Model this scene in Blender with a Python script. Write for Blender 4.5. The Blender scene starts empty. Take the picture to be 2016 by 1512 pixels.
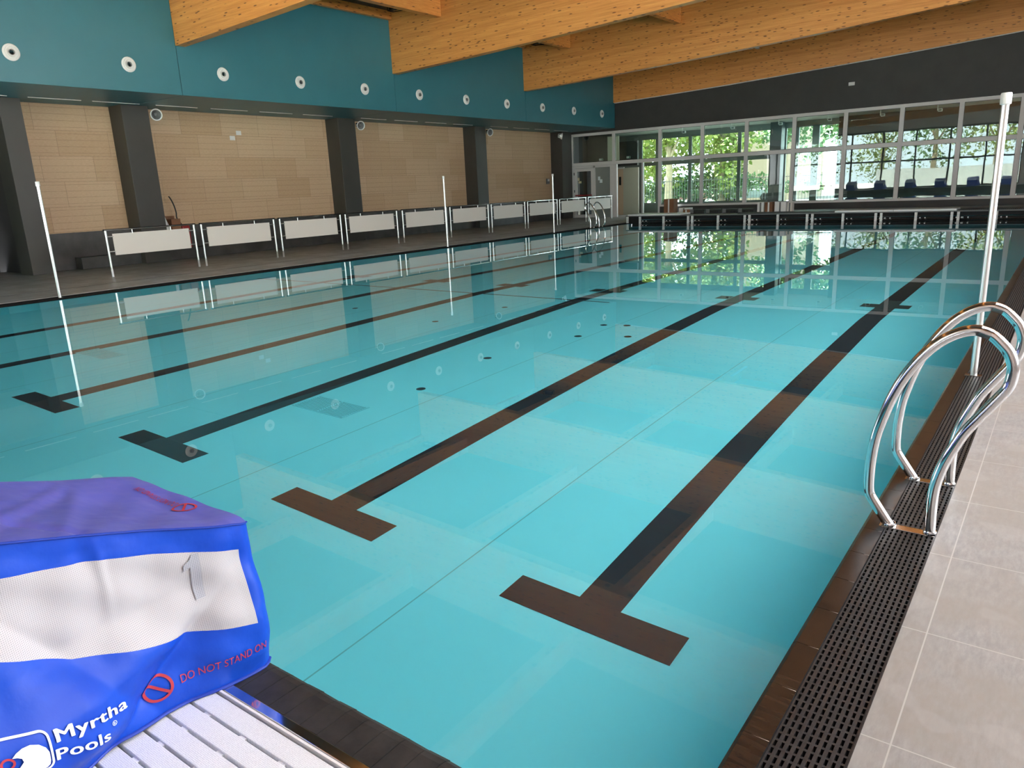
import bpy, bmesh, math, random
from mathutils import Vector, Matrix
PI = math.pi
C = bpy.context.scene.collection
ORD = ['first','second','third','fourth','fifth','sixth','seventh','eighth','ninth','tenth','eleventh','twelfth',
       'thirteenth','fourteenth','fifteenth','sixteenth','seventeenth','eighteenth']

# ------------------------------------------------------------------ materials
def newmat(name):
    m = bpy.data.materials.new(name); m.use_nodes = True
    nt = m.node_tree; p = nt.nodes['Principled BSDF']
    return m, nt, p
def pmat(name, col, rough=.5, metal=0., spec=.5, coat=0.):
    m, nt, p = newmat(name)
    p.inputs['Base Color'].default_value = (*col, 1); p.inputs['Roughness'].default_value = rough
    p.inputs['Metallic'].default_value = metal; p.inputs['Specular IOR Level'].default_value = spec
    p.inputs['Coat Weight'].default_value = coat
    return m
def nd(nt, t, **kw):
    n = nt.nodes.new(t)
    for k, v in kw.items(): setattr(n, k, v)
    return n
def ramp(nt, fac, stops):
    r = nd(nt, 'ShaderNodeValToRGB'); e = r.color_ramp.elements
    e[0].position, e[0].color = stops[0][0], (*stops[0][1], 1)
    e[1].position, e[1].color = stops[-1][0], (*stops[-1][1], 1)
    for s in stops[1:-1]:
        x = e.new(s[0]); x.color = (*s[1], 1)
    nt.links.new(fac, r.inputs[0]); return r.outputs[0]
def coords(nt, scale=(1,1,1), rot=(0,0,0), loc=(0,0,0)):
    tc = nd(nt, 'ShaderNodeTexCoord'); mp = nd(nt, 'ShaderNodeMapping')
    mp.inputs['Scale'].default_value = scale; mp.inputs['Rotation'].default_value = rot; mp.inputs['Location'].default_value = loc
    nt.links.new(tc.outputs['Object'], mp.inputs[0]); return mp.outputs[0]
def noise(nt, vec, scale, detail=3, rough=.5):
    n = nd(nt, 'ShaderNodeTexNoise'); n.inputs['Scale'].default_value = scale
    n.inputs['Detail'].default_value = detail; n.inputs['Roughness'].default_value = rough
    nt.links.new(vec, n.inputs['Vector']); return n.outputs['Fac']
def mixc(nt, fac, a, b, mode='MIX'):
    m = nd(nt, 'ShaderNodeMix', data_type='RGBA', blend_type=mode)
    if isinstance(fac, (int, float)): m.inputs[0].default_value = fac
    else: nt.links.new(fac, m.inputs[0])
    for i, v in ((6, a), (7, b)):
        if isinstance(v, tuple): m.inputs[i].default_value = (*v, 1)
        else: nt.links.new(v, m.inputs[i])
    return m.outputs[2]
def mth(nt, op, a, b=None, c=None):
    m = nd(nt, 'ShaderNodeMath', operation=op)
    for i, v in enumerate((a, b, c)):
        if v is None: continue
        if isinstance(v, (int, float)): m.inputs[i].default_value = v
        else: nt.links.new(v, m.inputs[i])
    return m.outputs[0]
def bump(nt, p, h, strength=.3, dist=.01):
    b = nd(nt, 'ShaderNodeBump'); b.inputs['Strength'].default_value = strength; b.inputs['Distance'].default_value = dist
    nt.links.new(h, b.inputs['Height']); nt.links.new(b.outputs[0], p.inputs['Normal'])

def wood_mat():
    m, nt, p = newmat('glulam wood')
    v = coords(nt, (.35, 1, 9)); g = noise(nt, v, 3.5, 5, .6)
    base = ramp(nt, g, [(.25, (.58, .20, .040)), (.5, (.74, .30, .068)), (.75, (.84, .39, .105))])
    # glued boards, each 4 cm high
    sep = nd(nt, 'ShaderNodeSeparateXYZ'); nt.links.new(coords(nt), sep.inputs[0])
    zz = mth(nt, 'ADD', sep.outputs[2], mth(nt, 'MULTIPLY', sep.outputs[0], -.045))
    row = mth(nt, 'FLOOR', mth(nt, 'MULTIPLY', zz, 24.))
    wn = nd(nt, 'ShaderNodeTexWhiteNoise', noise_dimensions='1D'); nt.links.new(row, wn.inputs['W'])
    base = mixc(nt, .22, base, ramp(nt, wn.outputs[0], [(0, (.50, .18, .05)), (1, (.84, .40, .14))]))
    # knots: short dark dashes along the grain
    kv = coords(nt, (2.1, 2.1, 9.5)); vo = nd(nt, 'ShaderNodeTexVoronoi'); vo.inputs['Scale'].default_value = 1.9
    vo.inputs['Randomness'].default_value = 1.; nt.links.new(kv, vo.inputs['Vector'])
    k = ramp(nt, vo.outputs['Distance'], [(.17, (1, 1, 1)), (.27, (0, 0, 0))])
    sel = nd(nt, 'ShaderNodeSeparateColor'); nt.links.new(vo.outputs['Color'], sel.inputs[0])
    on = mth(nt, 'GREATER_THAN', sel.outputs[0], .42)
    base = mixc(nt, mth(nt, 'MULTIPLY', mth(nt, 'MULTIPLY', k, on), .92), base, (.15, .045, .012))
    k2 = ramp(nt, noise(nt, coords(nt, (3, 3, 26)), 4.2, 2), [(.67, (0, 0, 0)), (.76, (1, 1, 1))])
    base = mixc(nt, mth(nt, 'MULTIPLY', k2, .5), base, (.2, .07, .025))
    nt.links.new(base, p.inputs['Base Color']); p.inputs['Roughness'].default_value = .42
    bump(nt, p, g, .08, .01)
    return m
def cladding_mat():
    m, nt, p = newmat('stone look cladding boards')
    v = coords(nt, (1, 1, 1), (PI/2, 0, PI/2))
    sep = nd(nt, 'ShaderNodeSeparateXYZ'); nt.links.new(coords(nt), sep.inputs[0])
    cv = nd(nt, 'ShaderNodeCombineXYZ'); nt.links.new(sep.outputs[1], cv.inputs[0]); nt.links.new(mth(nt, 'ADD', sep.outputs[2], .27), cv.inputs[1])
    b = nd(nt, 'ShaderNodeTexBrick'); nt.links.new(cv.outputs[0], b.inputs['Vector'])
    b.offset = .37; b.inputs['Scale'].default_value = 1.; b.inputs['Brick Width'].default_value = 1.25
    b.inputs['Row Height'].default_value = .605; b.inputs['Mortar Size'].default_value = .004
    b.inputs['Color1'].default_value = (.51, .33, .185, 1); b.inputs['Color2'].default_value = (.64, .45, .285, 1); b.inputs['Mortar'].default_value = (.2, .12, .07, 1)
    n = noise(nt, coords(nt, (1, 1.5, 9)), 9, 5, .7)
    c = mixc(nt, .35, b.outputs['Color'], ramp(nt, n, [(.3, (.40, .25, .14)), (.7, (.72, .54, .37))]))
    zf = mth(nt, 'FRACT', mth(nt, 'DIVIDE', mth(nt, 'ADD', sep.outputs[2], .27), .1513))
    gr = mth(nt, 'LESS_THAN', mth(nt, 'ABSOLUTE', mth(nt, 'SUBTRACT', zf, .5)), .03)
    br = noise(nt, coords(nt, (1, .7, .7)), 5, 2)
    c = mixc(nt, mth(nt, 'MULTIPLY', gr, mth(nt, 'MULTIPLY', br, .85)), c, (.2, .11, .06))
    nt.links.new(c, p.inputs['Base Color']); p.inputs['Roughness'].default_value = .7
    return m
def tile_mat():
    m, nt, p = newmat('grey porcelain deck tiles')
    sep = nd(nt, 'ShaderNodeSeparateXYZ'); nt.links.new(coords(nt), sep.inputs[0])
    def line(ch, off, per, half):
        f = mth(nt, 'FRACT', mth(nt, 'DIVIDE', mth(nt, 'ADD', ch, off), per))
        return mth(nt, 'LESS_THAN', mth(nt, 'ABSOLUTE', mth(nt, 'SUBTRACT', f, .5)), half / per)
    lx = line(sep.outputs[0], .225 + .6, 1.2, .0022); ly = line(sep.outputs[1], .305 - 1.91, .61, .0022)
    v = coords(nt, (1, 1, 1))
    n1 = noise(nt, v, 1.7, 5, .65); n2 = noise(nt, coords(nt, (9, 2.5, 1)), 6, 5, .7); n3 = noise(nt, v, 4.5, 2, .4)
    c = ramp(nt, n2, [(.3, (.20, .195, .19)), (.7, (.30, .29, .28))])
    c = mixc(nt, ramp(nt, n1, [(.40, (0, 0, 0)), (.58, (.75, .75, .75))]), c, (.235, .21, .185))
    c = mixc(nt, ramp(nt, n3, [(.60, (0, 0, 0)), (.63, (.30, .30, .30))]), c, (.31, .295, .28))
    c = mixc(nt, mth(nt, 'MAXIMUM', lx, ly), c, (.38, .36, .34))
    nt.links.new(c, p.inputs['Base Color'])
    p.inputs['Roughness'].default_value = .42
    rr = ramp(nt, n1, [(.35, (.32, .32, .32)), (.65, (.5, .5, .5))]); nt.links.new(rr, p.inputs['Roughness'])
    return m
def pool_mat():
    m, nt, p = newmat('aqua pool membrane')
    sep = nd(nt, 'ShaderNodeSeparateXYZ'); nt.links.new(coords(nt), sep.inputs[0])
    f = mth(nt, 'FRACT', mth(nt, 'DIVIDE', mth(nt, 'ADD', sep.outputs[0], 2.45 + .98), 1.96))
    lx = mth(nt, 'LESS_THAN', mth(nt, 'ABSOLUTE', mth(nt, 'SUBTRACT', f, .5)), .0022)
    n = noise(nt, coords(nt), .9, 3)
    c = ramp(nt, n, [(.3, (.15, .75, .85)), (.7, (.17, .78, .88))])
    c = mixc(nt, mth(nt, 'MULTIPLY', lx, .55), c, (.05, .2, .22))
    nt.links.new(c, p.inputs['Base Color']); p.inputs['Roughness'].default_value = .6
    return m
def water_mat():
    m = bpy.data.materials.new('still pool water'); m.use_nodes = True; nt = m.node_tree; nt.nodes.clear()
    g = nd(nt, 'ShaderNodeBsdfGlass'); g.inputs['IOR'].default_value = 1.333; g.inputs['Roughness'].default_value = 0.
    g.inputs['Color'].default_value = (1, 1, 1, 1)
    o = nd(nt, 'ShaderNodeOutputMaterial'); nt.links.new(g.outputs[0], o.inputs[0])
    return m
def glass_mat(name, tint=(.86, .93, .91), wav=0., refl=1.6):
    m = bpy.data.materials.new(name); m.use_nodes = True; nt = m.node_tree; nt.nodes.clear()
    t = nd(nt, 'ShaderNodeBsdfTransparent'); t.inputs[0].default_value = (*tint, 1)
    g = nd(nt, 'ShaderNodeBsdfGlossy'); g.inputs['Roughness'].default_value = 0.; g.inputs[0].default_value = (1, 1, 1, 1)
    f = nd(nt, 'ShaderNodeFresnel'); f.inputs[0].default_value = 1.5
    if wav:
        b = nd(nt, 'ShaderNodeBump'); b.inputs['Strength'].default_value = 1.; b.inputs['Distance'].default_value = wav
        nt.links.new(noise(nt, coords(nt, (1, 1, 1.3)), .9, 1, .3), b.inputs['Height'])
        nt.links.new(b.outputs[0], g.inputs['Normal'])
    mx = nd(nt, 'ShaderNodeMixShader'); nt.links.new(mth(nt, 'MINIMUM', mth(nt, 'MULTIPLY', f.outputs[0], refl), 1.), mx.inputs[0])
    nt.links.new(t.outputs[0], mx.inputs[1]); nt.links.new(g.outputs[0], mx.inputs[2])
    o = nd(nt, 'ShaderNodeOutputMaterial'); nt.links.new(mx.outputs[0], o.inputs[0])
    return m
def noisy(name, c1, c2, scale, rough=.5, sc=(1, 1, 1), bmp=0., **kw):
    m, nt, p = newmat(name); n = noise(nt, coords(nt, sc), scale, 4, .6)
    nt.links.new(ramp(nt, n, [(.35, c1), (.65, c2)]), p.inputs['Base Color']); p.inputs['Roughness'].default_value = rough
    for k, v in kw.items(): p.inputs[k].default_value = v
    if bmp: bump(nt, p, n, bmp, .004)
    return m
def mesh_fabric_mat():
    m, nt, p = newmat('white mesh fabric')
    sep = nd(nt, 'ShaderNodeSeparateXYZ'); nt.links.new(coords(nt), sep.inputs[0])
    def dots(ch):
        f = mth(nt, 'FRACT', mth(nt, 'MULTIPLY', ch, 250.)); return mth(nt, 'LESS_THAN', f, .36)
    d = mth(nt, 'MULTIPLY', dots(sep.outputs[1]), dots(sep.outputs[2]))
    # the block's plate and the numeral show faintly through the weave
    nt.links.new(mixc(nt, mth(nt, 'MULTIPLY', d, .75), (.47, .46, .48), (.12, .12, .14)), p.inputs['Base Color'])
    p.inputs['Roughness'].default_value = .8
    return m
def slat_mat():
    m, nt, p = newmat('embossed white slats')
    v = coords(nt, (1, 1, 0)); vo = nd(nt, 'ShaderNodeTexVoronoi'); vo.inputs['Scale'].default_value = 260; vo.inputs['Randomness'].default_value = .35
    nt.links.new(v, vo.inputs['Vector'])
    nt.links.new(ramp(nt, vo.outputs['Distance'], [(.1, (.88, .90, .93)), (.6, (.70, .72, .76))]), p.inputs['Base Color'])
    p.inputs['Roughness'].default_value = .45; bump(nt, p, vo.outputs['Distance'], .5, .0015)
    return m
def crumple(m, sc, d):
    nt = m.node_tree; p = nt.nodes['Principled BSDF']
    n1 = noise(nt, coords(nt, (1, 1, 1.6)), sc, 2, .45); n2 = noise(nt, coords(nt, (1, 1.4, 1)), sc*3.2, 3, .5)
    bump(nt, p, mth(nt, 'ADD', n1, mth(nt, 'MULTIPLY', n2, .12)), 1., d)
    return m
def leaf_mat(name, a, b):
    m, nt, p = newmat(name); oi = nd(nt, 'ShaderNodeNewGeometry')
    n = noise(nt, coords(nt), 1.2, 2)
    nt.links.new(ramp(nt, n, [(.35, a), (.65, b)]), p.inputs['Base Color']); p.inputs['Roughness'].default_value = .6
    p.inputs['Transmission Weight'].default_value = 0.
    return m

M = dict(
    wood=wood_mat(), clad=cladding_mat(), tile=tile_mat(), pool=pool_mat(), water=water_mat(), slat=slat_mat(), fabric=mesh_fabric_mat(),
    glass=glass_mat('hall window glass', (.84, .93, .90), .0011, 1.5), glass2=glass_mat('window glass', (.88, .95, .93), 0, 1.),
    teal=noisy('teal painted soffit', (.034, .178, .225), (.038, .188, .238), 1.2, .42),
    dark=noisy('charcoal wall paint', (.036, .033, .031), (.043, .040, .037), 2., .55),
    column=noisy('dark grey column paint', (.046, .042, .036), (.054, .049, .042), 1.5, .5),
    plinth=noisy('dark grey plinth', (.05, .048, .046), (.085, .08, .077), 2.2, .45),
    frame=pmat('white window frame', (.70, .67, .65), .4), frame_d=pmat('grey green window frame', (.25, .27, .25), .45),
    frame_k=pmat('dark anodised frame', (.04, .042, .04), .4),
    steel=noisy('brushed stainless steel', (.60, .59, .58), (.68, .67, .66), 30, .2, (1, 1, 1), 0, Metallic=1.),
    chrome=pmat('polished steel', (.80, .80, .81), .10, 1.), bronze=pmat('polished steel plate', (.62, .60, .58), .18, 1.),
    galv=pmat('satin aluminium tube', (.75, .74, .72), .28, .9),
    white=pmat('white plastic', (.80, .79, .77), .4), panel=pmat('pale beige panel', (.74, .69, .63), .55),
    line=noisy('dark lane tiles', (.012, .018, .026), (.016, .022, .03), 3, .5),
    coping=noisy('glossy dark brown coping', (.012, .008, .006), (.028, .017, .011), 6, .26, (1, 8, 1), 0, **{'Specular IOR Level': .32}),
    grate=noisy('black plastic grating', (.010, .0095, .0095), (.022, .020, .020), 45, .45, (1, 1, 1), .3), gutter=pmat('black gutter', (.005, .0045, .0045), .75, 0, .15),
    rubber=noisy('black rubber edge tiles', (.014, .014, .014), (.030, .029, .028), 18, .55, (1, 1, 1), .4),
    black=pmat('black recess', (.006, .006, .007), .7), blackm=pmat('black metal', (.012, .012, .013), .35, .3),
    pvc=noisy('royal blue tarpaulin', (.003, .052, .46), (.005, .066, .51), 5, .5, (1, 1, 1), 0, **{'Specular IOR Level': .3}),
    pvc_top=noisy('reflection tinted tarpaulin top', (.085, .095, .42), (.105, .115, .50), 4, .36, (1, 1, 1), .25), hem=pmat('dark blue hem tape', (.01, .04, .34), .5),  # top sheet: purple reflection of the timber put into the base colour
    red=pmat('red print', (.42, .030, .045), .5), wprint=pmat('white print', (.78, .86, .88), .5), nprint=pmat('grey numeral', (.36, .38, .43), .7),
    ceiling=noisy('dark roof deck boards', (.030, .024, .020), (.042, .034, .028), 3, .6, (1, 6, 1)),
    beige=pmat('beige door leaf', (.58, .42, .28), .5), cream=pmat('cream partition', (.50, .48, .38), .5), pale=pmat('pale ceiling', (.6, .62, .55), .7),
    card=noisy('brown cardboard', (.20, .09, .045), (.26, .12, .06), 4, .8), green=pmat('green sign face', (.0, .17, .09), .4), redbox=pmat('red plastic', (.30, .02, .02), .4),
    grey=pmat('mid grey plastic', (.16, .16, .16), .5), bluepipe=pmat('blue grey locker', (.05, .075, .11), .45),
    asphalt=noisy('pale forecourt paving', (.48, .46, .42), (.56, .54, .50), 2, .9), peach=pmat('peach render', (.26, .19, .135), .8), whitew=pmat('white garden wall', (.78, .77, .77), .8),
    bark=noisy('bark', (.30, .22, .14), (.42, .32, .2), 6, .9), leaf_y=leaf_mat('yellow green leaves', (.11, .18, .02), (.26, .29, .05)), leaf_g=leaf_mat('green leaves', (.04, .11, .025), (.12, .22, .07)),
    outlet=pmat('light grey outlet', (.36, .34, .33), .5), lamp=pmat('lamp lens', (.6, .6, .58), .2), ledtube=pmat('white strip', (.7, .7, .7), .4), rubberh=pmat('black hose', (.012, .012, .012), .45),
    carred=pmat('red car paint', (.55, .22, .2), .3), carblue=pmat('pale blue car paint', (.5, .58, .62), .3),
)

crumple(M['pvc'], 7, .010); crumple(M['pvc_top'], 7, .009)
# ------------------------------------------------------------------ mesh helpers
def box(bm, x0, x1, y0, y1, z0, z1):
    v = [bm.verts.new(p) for p in ((x0,y0,z0),(x1,y0,z0),(x1,y1,z0),(x0,y1,z0),(x0,y0,z1),(x1,y0,z1),(x1,y1,z1),(x0,y1,z1))]
    for f in ((0,3,2,1),(4,5,6,7),(0,1,5,4),(1,2,6,5),(2,3,7,6),(3,0,4,7)): bm.faces.new([v[i] for i in f])
def prism(bm, pts, axis, a, b):
    """2D polygon extruded along an axis: pts in the two other axes' order"""
    def P(p, t):
        q = list(p); q.insert(axis, t); return q
    A = [bm.verts.new(P(p, a)) for p in pts]; B = [bm.verts.new(P(p, b)) for p in pts]
    n = len(pts)
    bm.faces.new(A[::-1]); bm.faces.new(B)
    for i in range(n): bm.faces.new((A[i], A[(i+1)%n], B[(i+1)%n], B[i]))
def catmull(pts, n=6):
    P = [Vector(p) for p in pts]; out = []
    for i in range(len(P)-1):
        p0 = P[max(i-1,0)]; p1 = P[i]; p2 = P[i+1]; p3 = P[min(i+2,len(P)-1)]
        for k in range(n):
            t = k/n
            out.append(.5*((2*p1)+(p2-p0)*t+(2*p0-5*p1+4*p2-p3)*t*t+(3*p1-p0-3*p2+p3)*t**3))
    out.append(P[-1]); return out
def tube(bm, pts, r, seg=12, cap=True):
    P = [Vector(p) for p in pts]; n = len(P); rs = r if isinstance(r, (list, tuple)) else [r]*n
    up = None; rings = []
    for i in range(n):
        t = (P[min(i+1,n-1)]-P[max(i-1,0)]).normalized()
        if up is None:
            up = Vector((0,0,1)) if abs(t.z) < .9 else Vector((1,0,0))
        up = (up - t*up.dot(t)).normalized(); s = t.cross(up)
        rings.append([bm.verts.new(P[i]+(up*math.cos(2*PI*k/seg)+s*math.sin(2*PI*k/seg))*rs[i]) for k in range(seg)])
    for a, b in zip(rings, rings[1:]):
        for k in range(seg): bm.faces.new((a[k], b[k], b[(k+1)%seg], a[(k+1)%seg]))
    if cap: bm.faces.new(rings[0]); bm.faces.new(rings[-1][::-1])
def lathe(bm, prof, seg=32, mat=Matrix()):
    rings = []
    for (r, h) in prof:
        rings.append([bm.verts.new(mat @ Vector((r*math.cos(2*PI*k/seg), r*math.sin(2*PI*k/seg), h))) for k in range(seg)] if r > 1e-6 else [bm.verts.new(mat @ Vector((0,0,h)))])
    for a, b in zip(rings, rings[1:]):
        for k in range(seg):
            q = [a[k%len(a)], a[(k+1)%len(a)], b[(k+1)%len(b)], b[k%len(b)]]
            u = []
            for x in q:
                if x not in u: u.append(x)
            if len(u) > 2:
                try: bm.faces.new(u)
                except ValueError: pass
def mk(name, fn, mat, parent=None, smooth=False, bev=0., loc=None, kind=None, sharp=None):
    bm = bmesh.new(); fn(bm)
    bmesh.ops.recalc_face_normals(bm, faces=bm.faces)
    if bev: bmesh.ops.bevel(bm, geom=list(bm.edges), offset=bev, segments=2, affect='EDGES', profile=.5, clamp_overlap=True)
    me = bpy.data.meshes.new(name); bm.to_mesh(me); bm.free()
    if smooth:
        for p in me.polygons: p.use_smooth = True
        try: me.set_sharp_from_angle(angle=math.radians(sharp or 40))
        except Exception: pass
    me.materials.append(mat)
    o = bpy.data.objects.new(name, me); C.objects.link(o)
    if parent: o.parent = parent
    if loc: o.location = loc
    if kind: o['kind'] = kind
    return o
def bx(*a): return lambda bm: box(bm, *a)
def tb(pts, r, seg=12): return lambda bm: tube(bm, pts, r, seg)
def tag(o, label, cat, group=None, kind=None):
    o['label'] = label; o['category'] = cat
    if group: o['group'] = group
    if kind: o['kind'] = kind
    return o
def thing(name, label, cat, loc=(0,0,0), rz=0, group=None, kind=None):
    o = bpy.data.objects.new(name, None); C.objects.link(o); o.empty_display_size = .1
    o.location = loc; o.rotation_euler = (0, 0, rz)
    return tag(o, label, cat, group, kind)
def dup(root, loc, label, rz=None):
    def cp(o, par):
        c = o.copy(); C.objects.link(c)
        if par: c.parent = par
        for ch in list(o.children): cp(ch, c)
        return c
    r = cp(root, None); r.location = loc; r['label'] = label
    if rz is not None: r.rotation_euler = (0, 0, rz)
    return r
def struct(name):
    o = bpy.data.objects.new(name, None); C.objects.link(o); o['kind'] = 'structure'; return o

def zb(x):                       # underside of the roof beams, rising from left to right
    d = x + 17.2; return 5.05 + .03*d + .0013*d*d
XL, XR, YN, YF = -13.8, -.58, 1.0, 26.55      # pool edges
WL, YW = -20.15, 31.5                            # left wall, far wall

# ------------------------------------------------------------------ pool basin
DEP = .975
def floor_z(y): return -DEP - max(0, y-9.5)*.06
pf = mk('pool_floor', lambda bm: [bm.faces.new([bm.verts.new(p) for p in q]) for q in (
    ((XL,.9,-DEP),(XR,.9,-DEP),(XR,9.5,-DEP),(XL,9.5,-DEP)), ((XL,9.5,-DEP),(XR,9.5,-DEP),(XR,YF,floor_z(YF)),(XL,YF,floor_z(YF))))], M['pool'], kind='structure')
mk('wall_pool_left', bx(XL-.1, XL, .8, YF, -2.2, -.03), M['pool'], kind='structure')
mk('wall_pool_right', bx(XR, XR+.07, .8, YF, -2.2, -.03), M['pool'], kind='structure')
mk('wall_pool_near', bx(XL, XR, .8, .9, -2.2, -.02), M['pool'], kind='structure')
mk('wall_pool_far', bx(XL, XR, YF+.02, YF+.1, -2.2, -.02), M['rubber'], kind='structure')  # black colour stands in for the shade under the far platform
T0 = [-1.645, -3.50, -5.46, -7.50, -9.50, -11.52]; T1 = [-1.81, -3.77, -5.90, -7.81, -9.60, -11.80]
for a, b in zip(T0, T1):
    def fn(bm, a=a, b=b):
        def q(x0, x1, y0, y1, x2=None, x3=None):
            x2 = x0 if x2 is None else x2; x3 = x1 if x3 is None else x3
            t = .004; lo = [(x0,y0),(x1,y0),(x3,y1),(x2,y1)]
            B = [bm.verts.new((x, y, floor_z(y)+.0005)) for x, y in lo]; T = [bm.verts.new((x, y, floor_z(y)+t)) for x, y in lo]
            bm.faces.new(B[::-1]); bm.faces.new(T)
            for i in range(4): bm.faces.new((B[i], B[(i+1)%4], T[(i+1)%4], T[i]))
        s = (b-a)/7.83; w = .115
        q(a-.465, a+.465, 2.615, 2.825)
        xb = lambda y: a + s*(y-2.72)
        q(xb(2.826)-w, xb(2.826)+w, 2.826, 9.5, xb(9.5)-w, xb(9.5)+w)
        q(xb(9.5)-w, xb(9.5)+w, 9.5, 24.3, b-w, b+w) if False else q(xb(9.5)-w, xb(9.5)+w, 9.501, 24.3, b+s*2-w, b+s*2+w)
        q(b-.29, b-w+.02, 10.40, 10.67); q(b+w-.02, b+.29, 10.40, 10.67)
    mk('lane_marking', fn, M['line'], pf)
mk('floor_break_line', bx(XL, -5.3, 9.47, 9.52, -DEP+.0005, -DEP+.003), M['line'], pf)
for i, (x0, x1, y0, y1, lb) in enumerate(((-5.38, -4.73, 3.89, 4.21, 'submerged rectangular slotted drain grille between the second and third lane lines'), (-9.45, -8.76, 3.86, 4.14, 'submerged rectangular slotted drain grille further left beyond the fourth lane line'))):
    t = thing('floor_drain', lb, 'drain', ((x0+x1)/2, (y0+y1)/2, -DEP), group='drain grilles in the pool floor')
    w, h = (x1-x0)/2, (y1-y0)/2
    mk('grille', lambda bm: [box(bm, -w, w, -h + k*2*h/13, -h + (k+.62)*2*h/13, .001, .012) for k in range(13)] + [box(bm, x, x+.012, -h, h, .001, .0135) for x in (-w, -.006, w-.012)], M['pool'], t)
    mk('recess', bx(-w+.002, w-.002, -h+.002, h-.002, .0002, .0009), M['line'], t)
dots = [(-8.64,7.59),(-6.74,7.3),(-6.52,8.57),(-4.28,8.11),(-4.52,7.34),(-4.71,4.84),(-3.98,7.56),(-4.85,6.03),(-4.56,8.02)]
def inlet_fn(bm): lathe(bm, [(.045,.001),(.045,.006),(.03,.009),(.028,.004),(0,.004)], 20)
inlets = ['beside the left water reflections','left of centre','behind the left drain','far from the near wall','between centre lane lines','right beside the middle drain','closest to the second lane line','midway along the third lane','nearest the floor break']
inl = None
for k, (x, y) in enumerate(dots):
    if inl is None:
        inl = tag(mk('floor_inlet', inlet_fn, M['line'], loc=(x, y, -DEP)), '', 'inlet', 'small round inlets in the pool floor'); o = inl
    else:
        o = inl.copy(); C.objects.link(o); o.location = (x, y, -DEP)
    o['label'] = 'small dark round water inlet in the aqua pool floor'
# water
w = mk('water', lambda bm: bm.faces.new([bm.verts.new(p) for p in ((XL,.9,0),(XR,.9,0),(XR,YF+.02,0),(XL,YF+.02,0))]), M['water'], kind='structure')

# ------------------------------------------------------------------ decks
DZ = .02
mk('floor_deck_right', bx(-.30, 6., -3.6, YW, -.3, DZ), M['tile'], kind='structure')
mk('floor_deck_left', bx(WL-1.5, -14.24, -3.6, YW, -.3, DZ), M['tile'], kind='structure')
mk('floor_deck_near', bx(-14.24, -.30, -3.6, -.6, -.3, DZ), M['tile'], kind='structure')
mk('floor_deck_far', bx(-14.0, -.30, 27.8, YW, -.3, .22), M['tile'], kind='structure')
mk('trim_1', bx(-15.41, -15.395, -3.6, YW, DZ, DZ+.002), M['grate'], kind='structure')
# coping (25 cm pieces) and gutter gratings
def coping(xa, xb2, sgn):
    def fn(bm):
        y = .76
        while y < YF:
            prism(bm, [(xa, -.028), (xa, .006), (xa+sgn*.012, .014), (xb2, .0115), (xb2, -.06), (xa+sgn*.02, -.06)], 1, y+.0015, min(y+.2475, YF)); y += .249
    return fn
def prism_y(bm, pts, a, b): prism(bm, pts, 1, a, b)
cr = thing('pool_coping', 'glossy dark brown coping tiles along the right water edge', 'coping', kind='thing')
mk('coping_tile_row', coping(XR, -.497, 1), M['coping'], cr)
mk('joint', bx(XR+.010, -.4985, .8, YF, -.06, .0108), M['panel'], cr)
cl = thing('pool_coping', 'dark coping tiles along the left water edge', 'coping', kind='thing')
mk('coping_tile_row', coping(XL, XL-.083, -1), M['gutter'], cl)
def grating(x0, x1, n, ylim):
    def fn(bm):
        p = (x1-x0)/n
        for k in range(n+1):
            xx = x0 + k*p
            box(bm, max(x0, xx-.0052), min(x1, xx+.0052), .76, YF+1, -.03, .010)
        y = .80; 
        while y < ylim:
            box(bm, x0, x1, y, y+.0085, -.012, .0088); y += .0325
        y = ylim
        while y < YF+1:
            box(bm, x0, x1, y, y+.02, -.012, .0088); y += .0325*2
    return fn
gr = thing('gutter_grating', 'black slotted overflow grating between coping and right deck', 'grating')
mk('grid', grating(-.493, -.305, 10, 14.), M['grate'], gr)
mk('gutter_channel', bx(-.493, -.305, .76, YF+1, -.09, -.06), M['gutter'], gr)
mk('edge_strip', bx(-.305, -.300, .76, YF+1, -.05, .018), M['grate'], gr)
gl = thing('gutter_grating', 'black overflow grating strip along the left deck edge', 'grating')
mk('grid', grating(-14.24, -13.885, 12, 6.), M['gutter'], gl)
mk('gutter_channel', bx(-14.24, -13.885, .76, YF+1, -.09, -.06), M['gutter'], gl)

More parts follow.
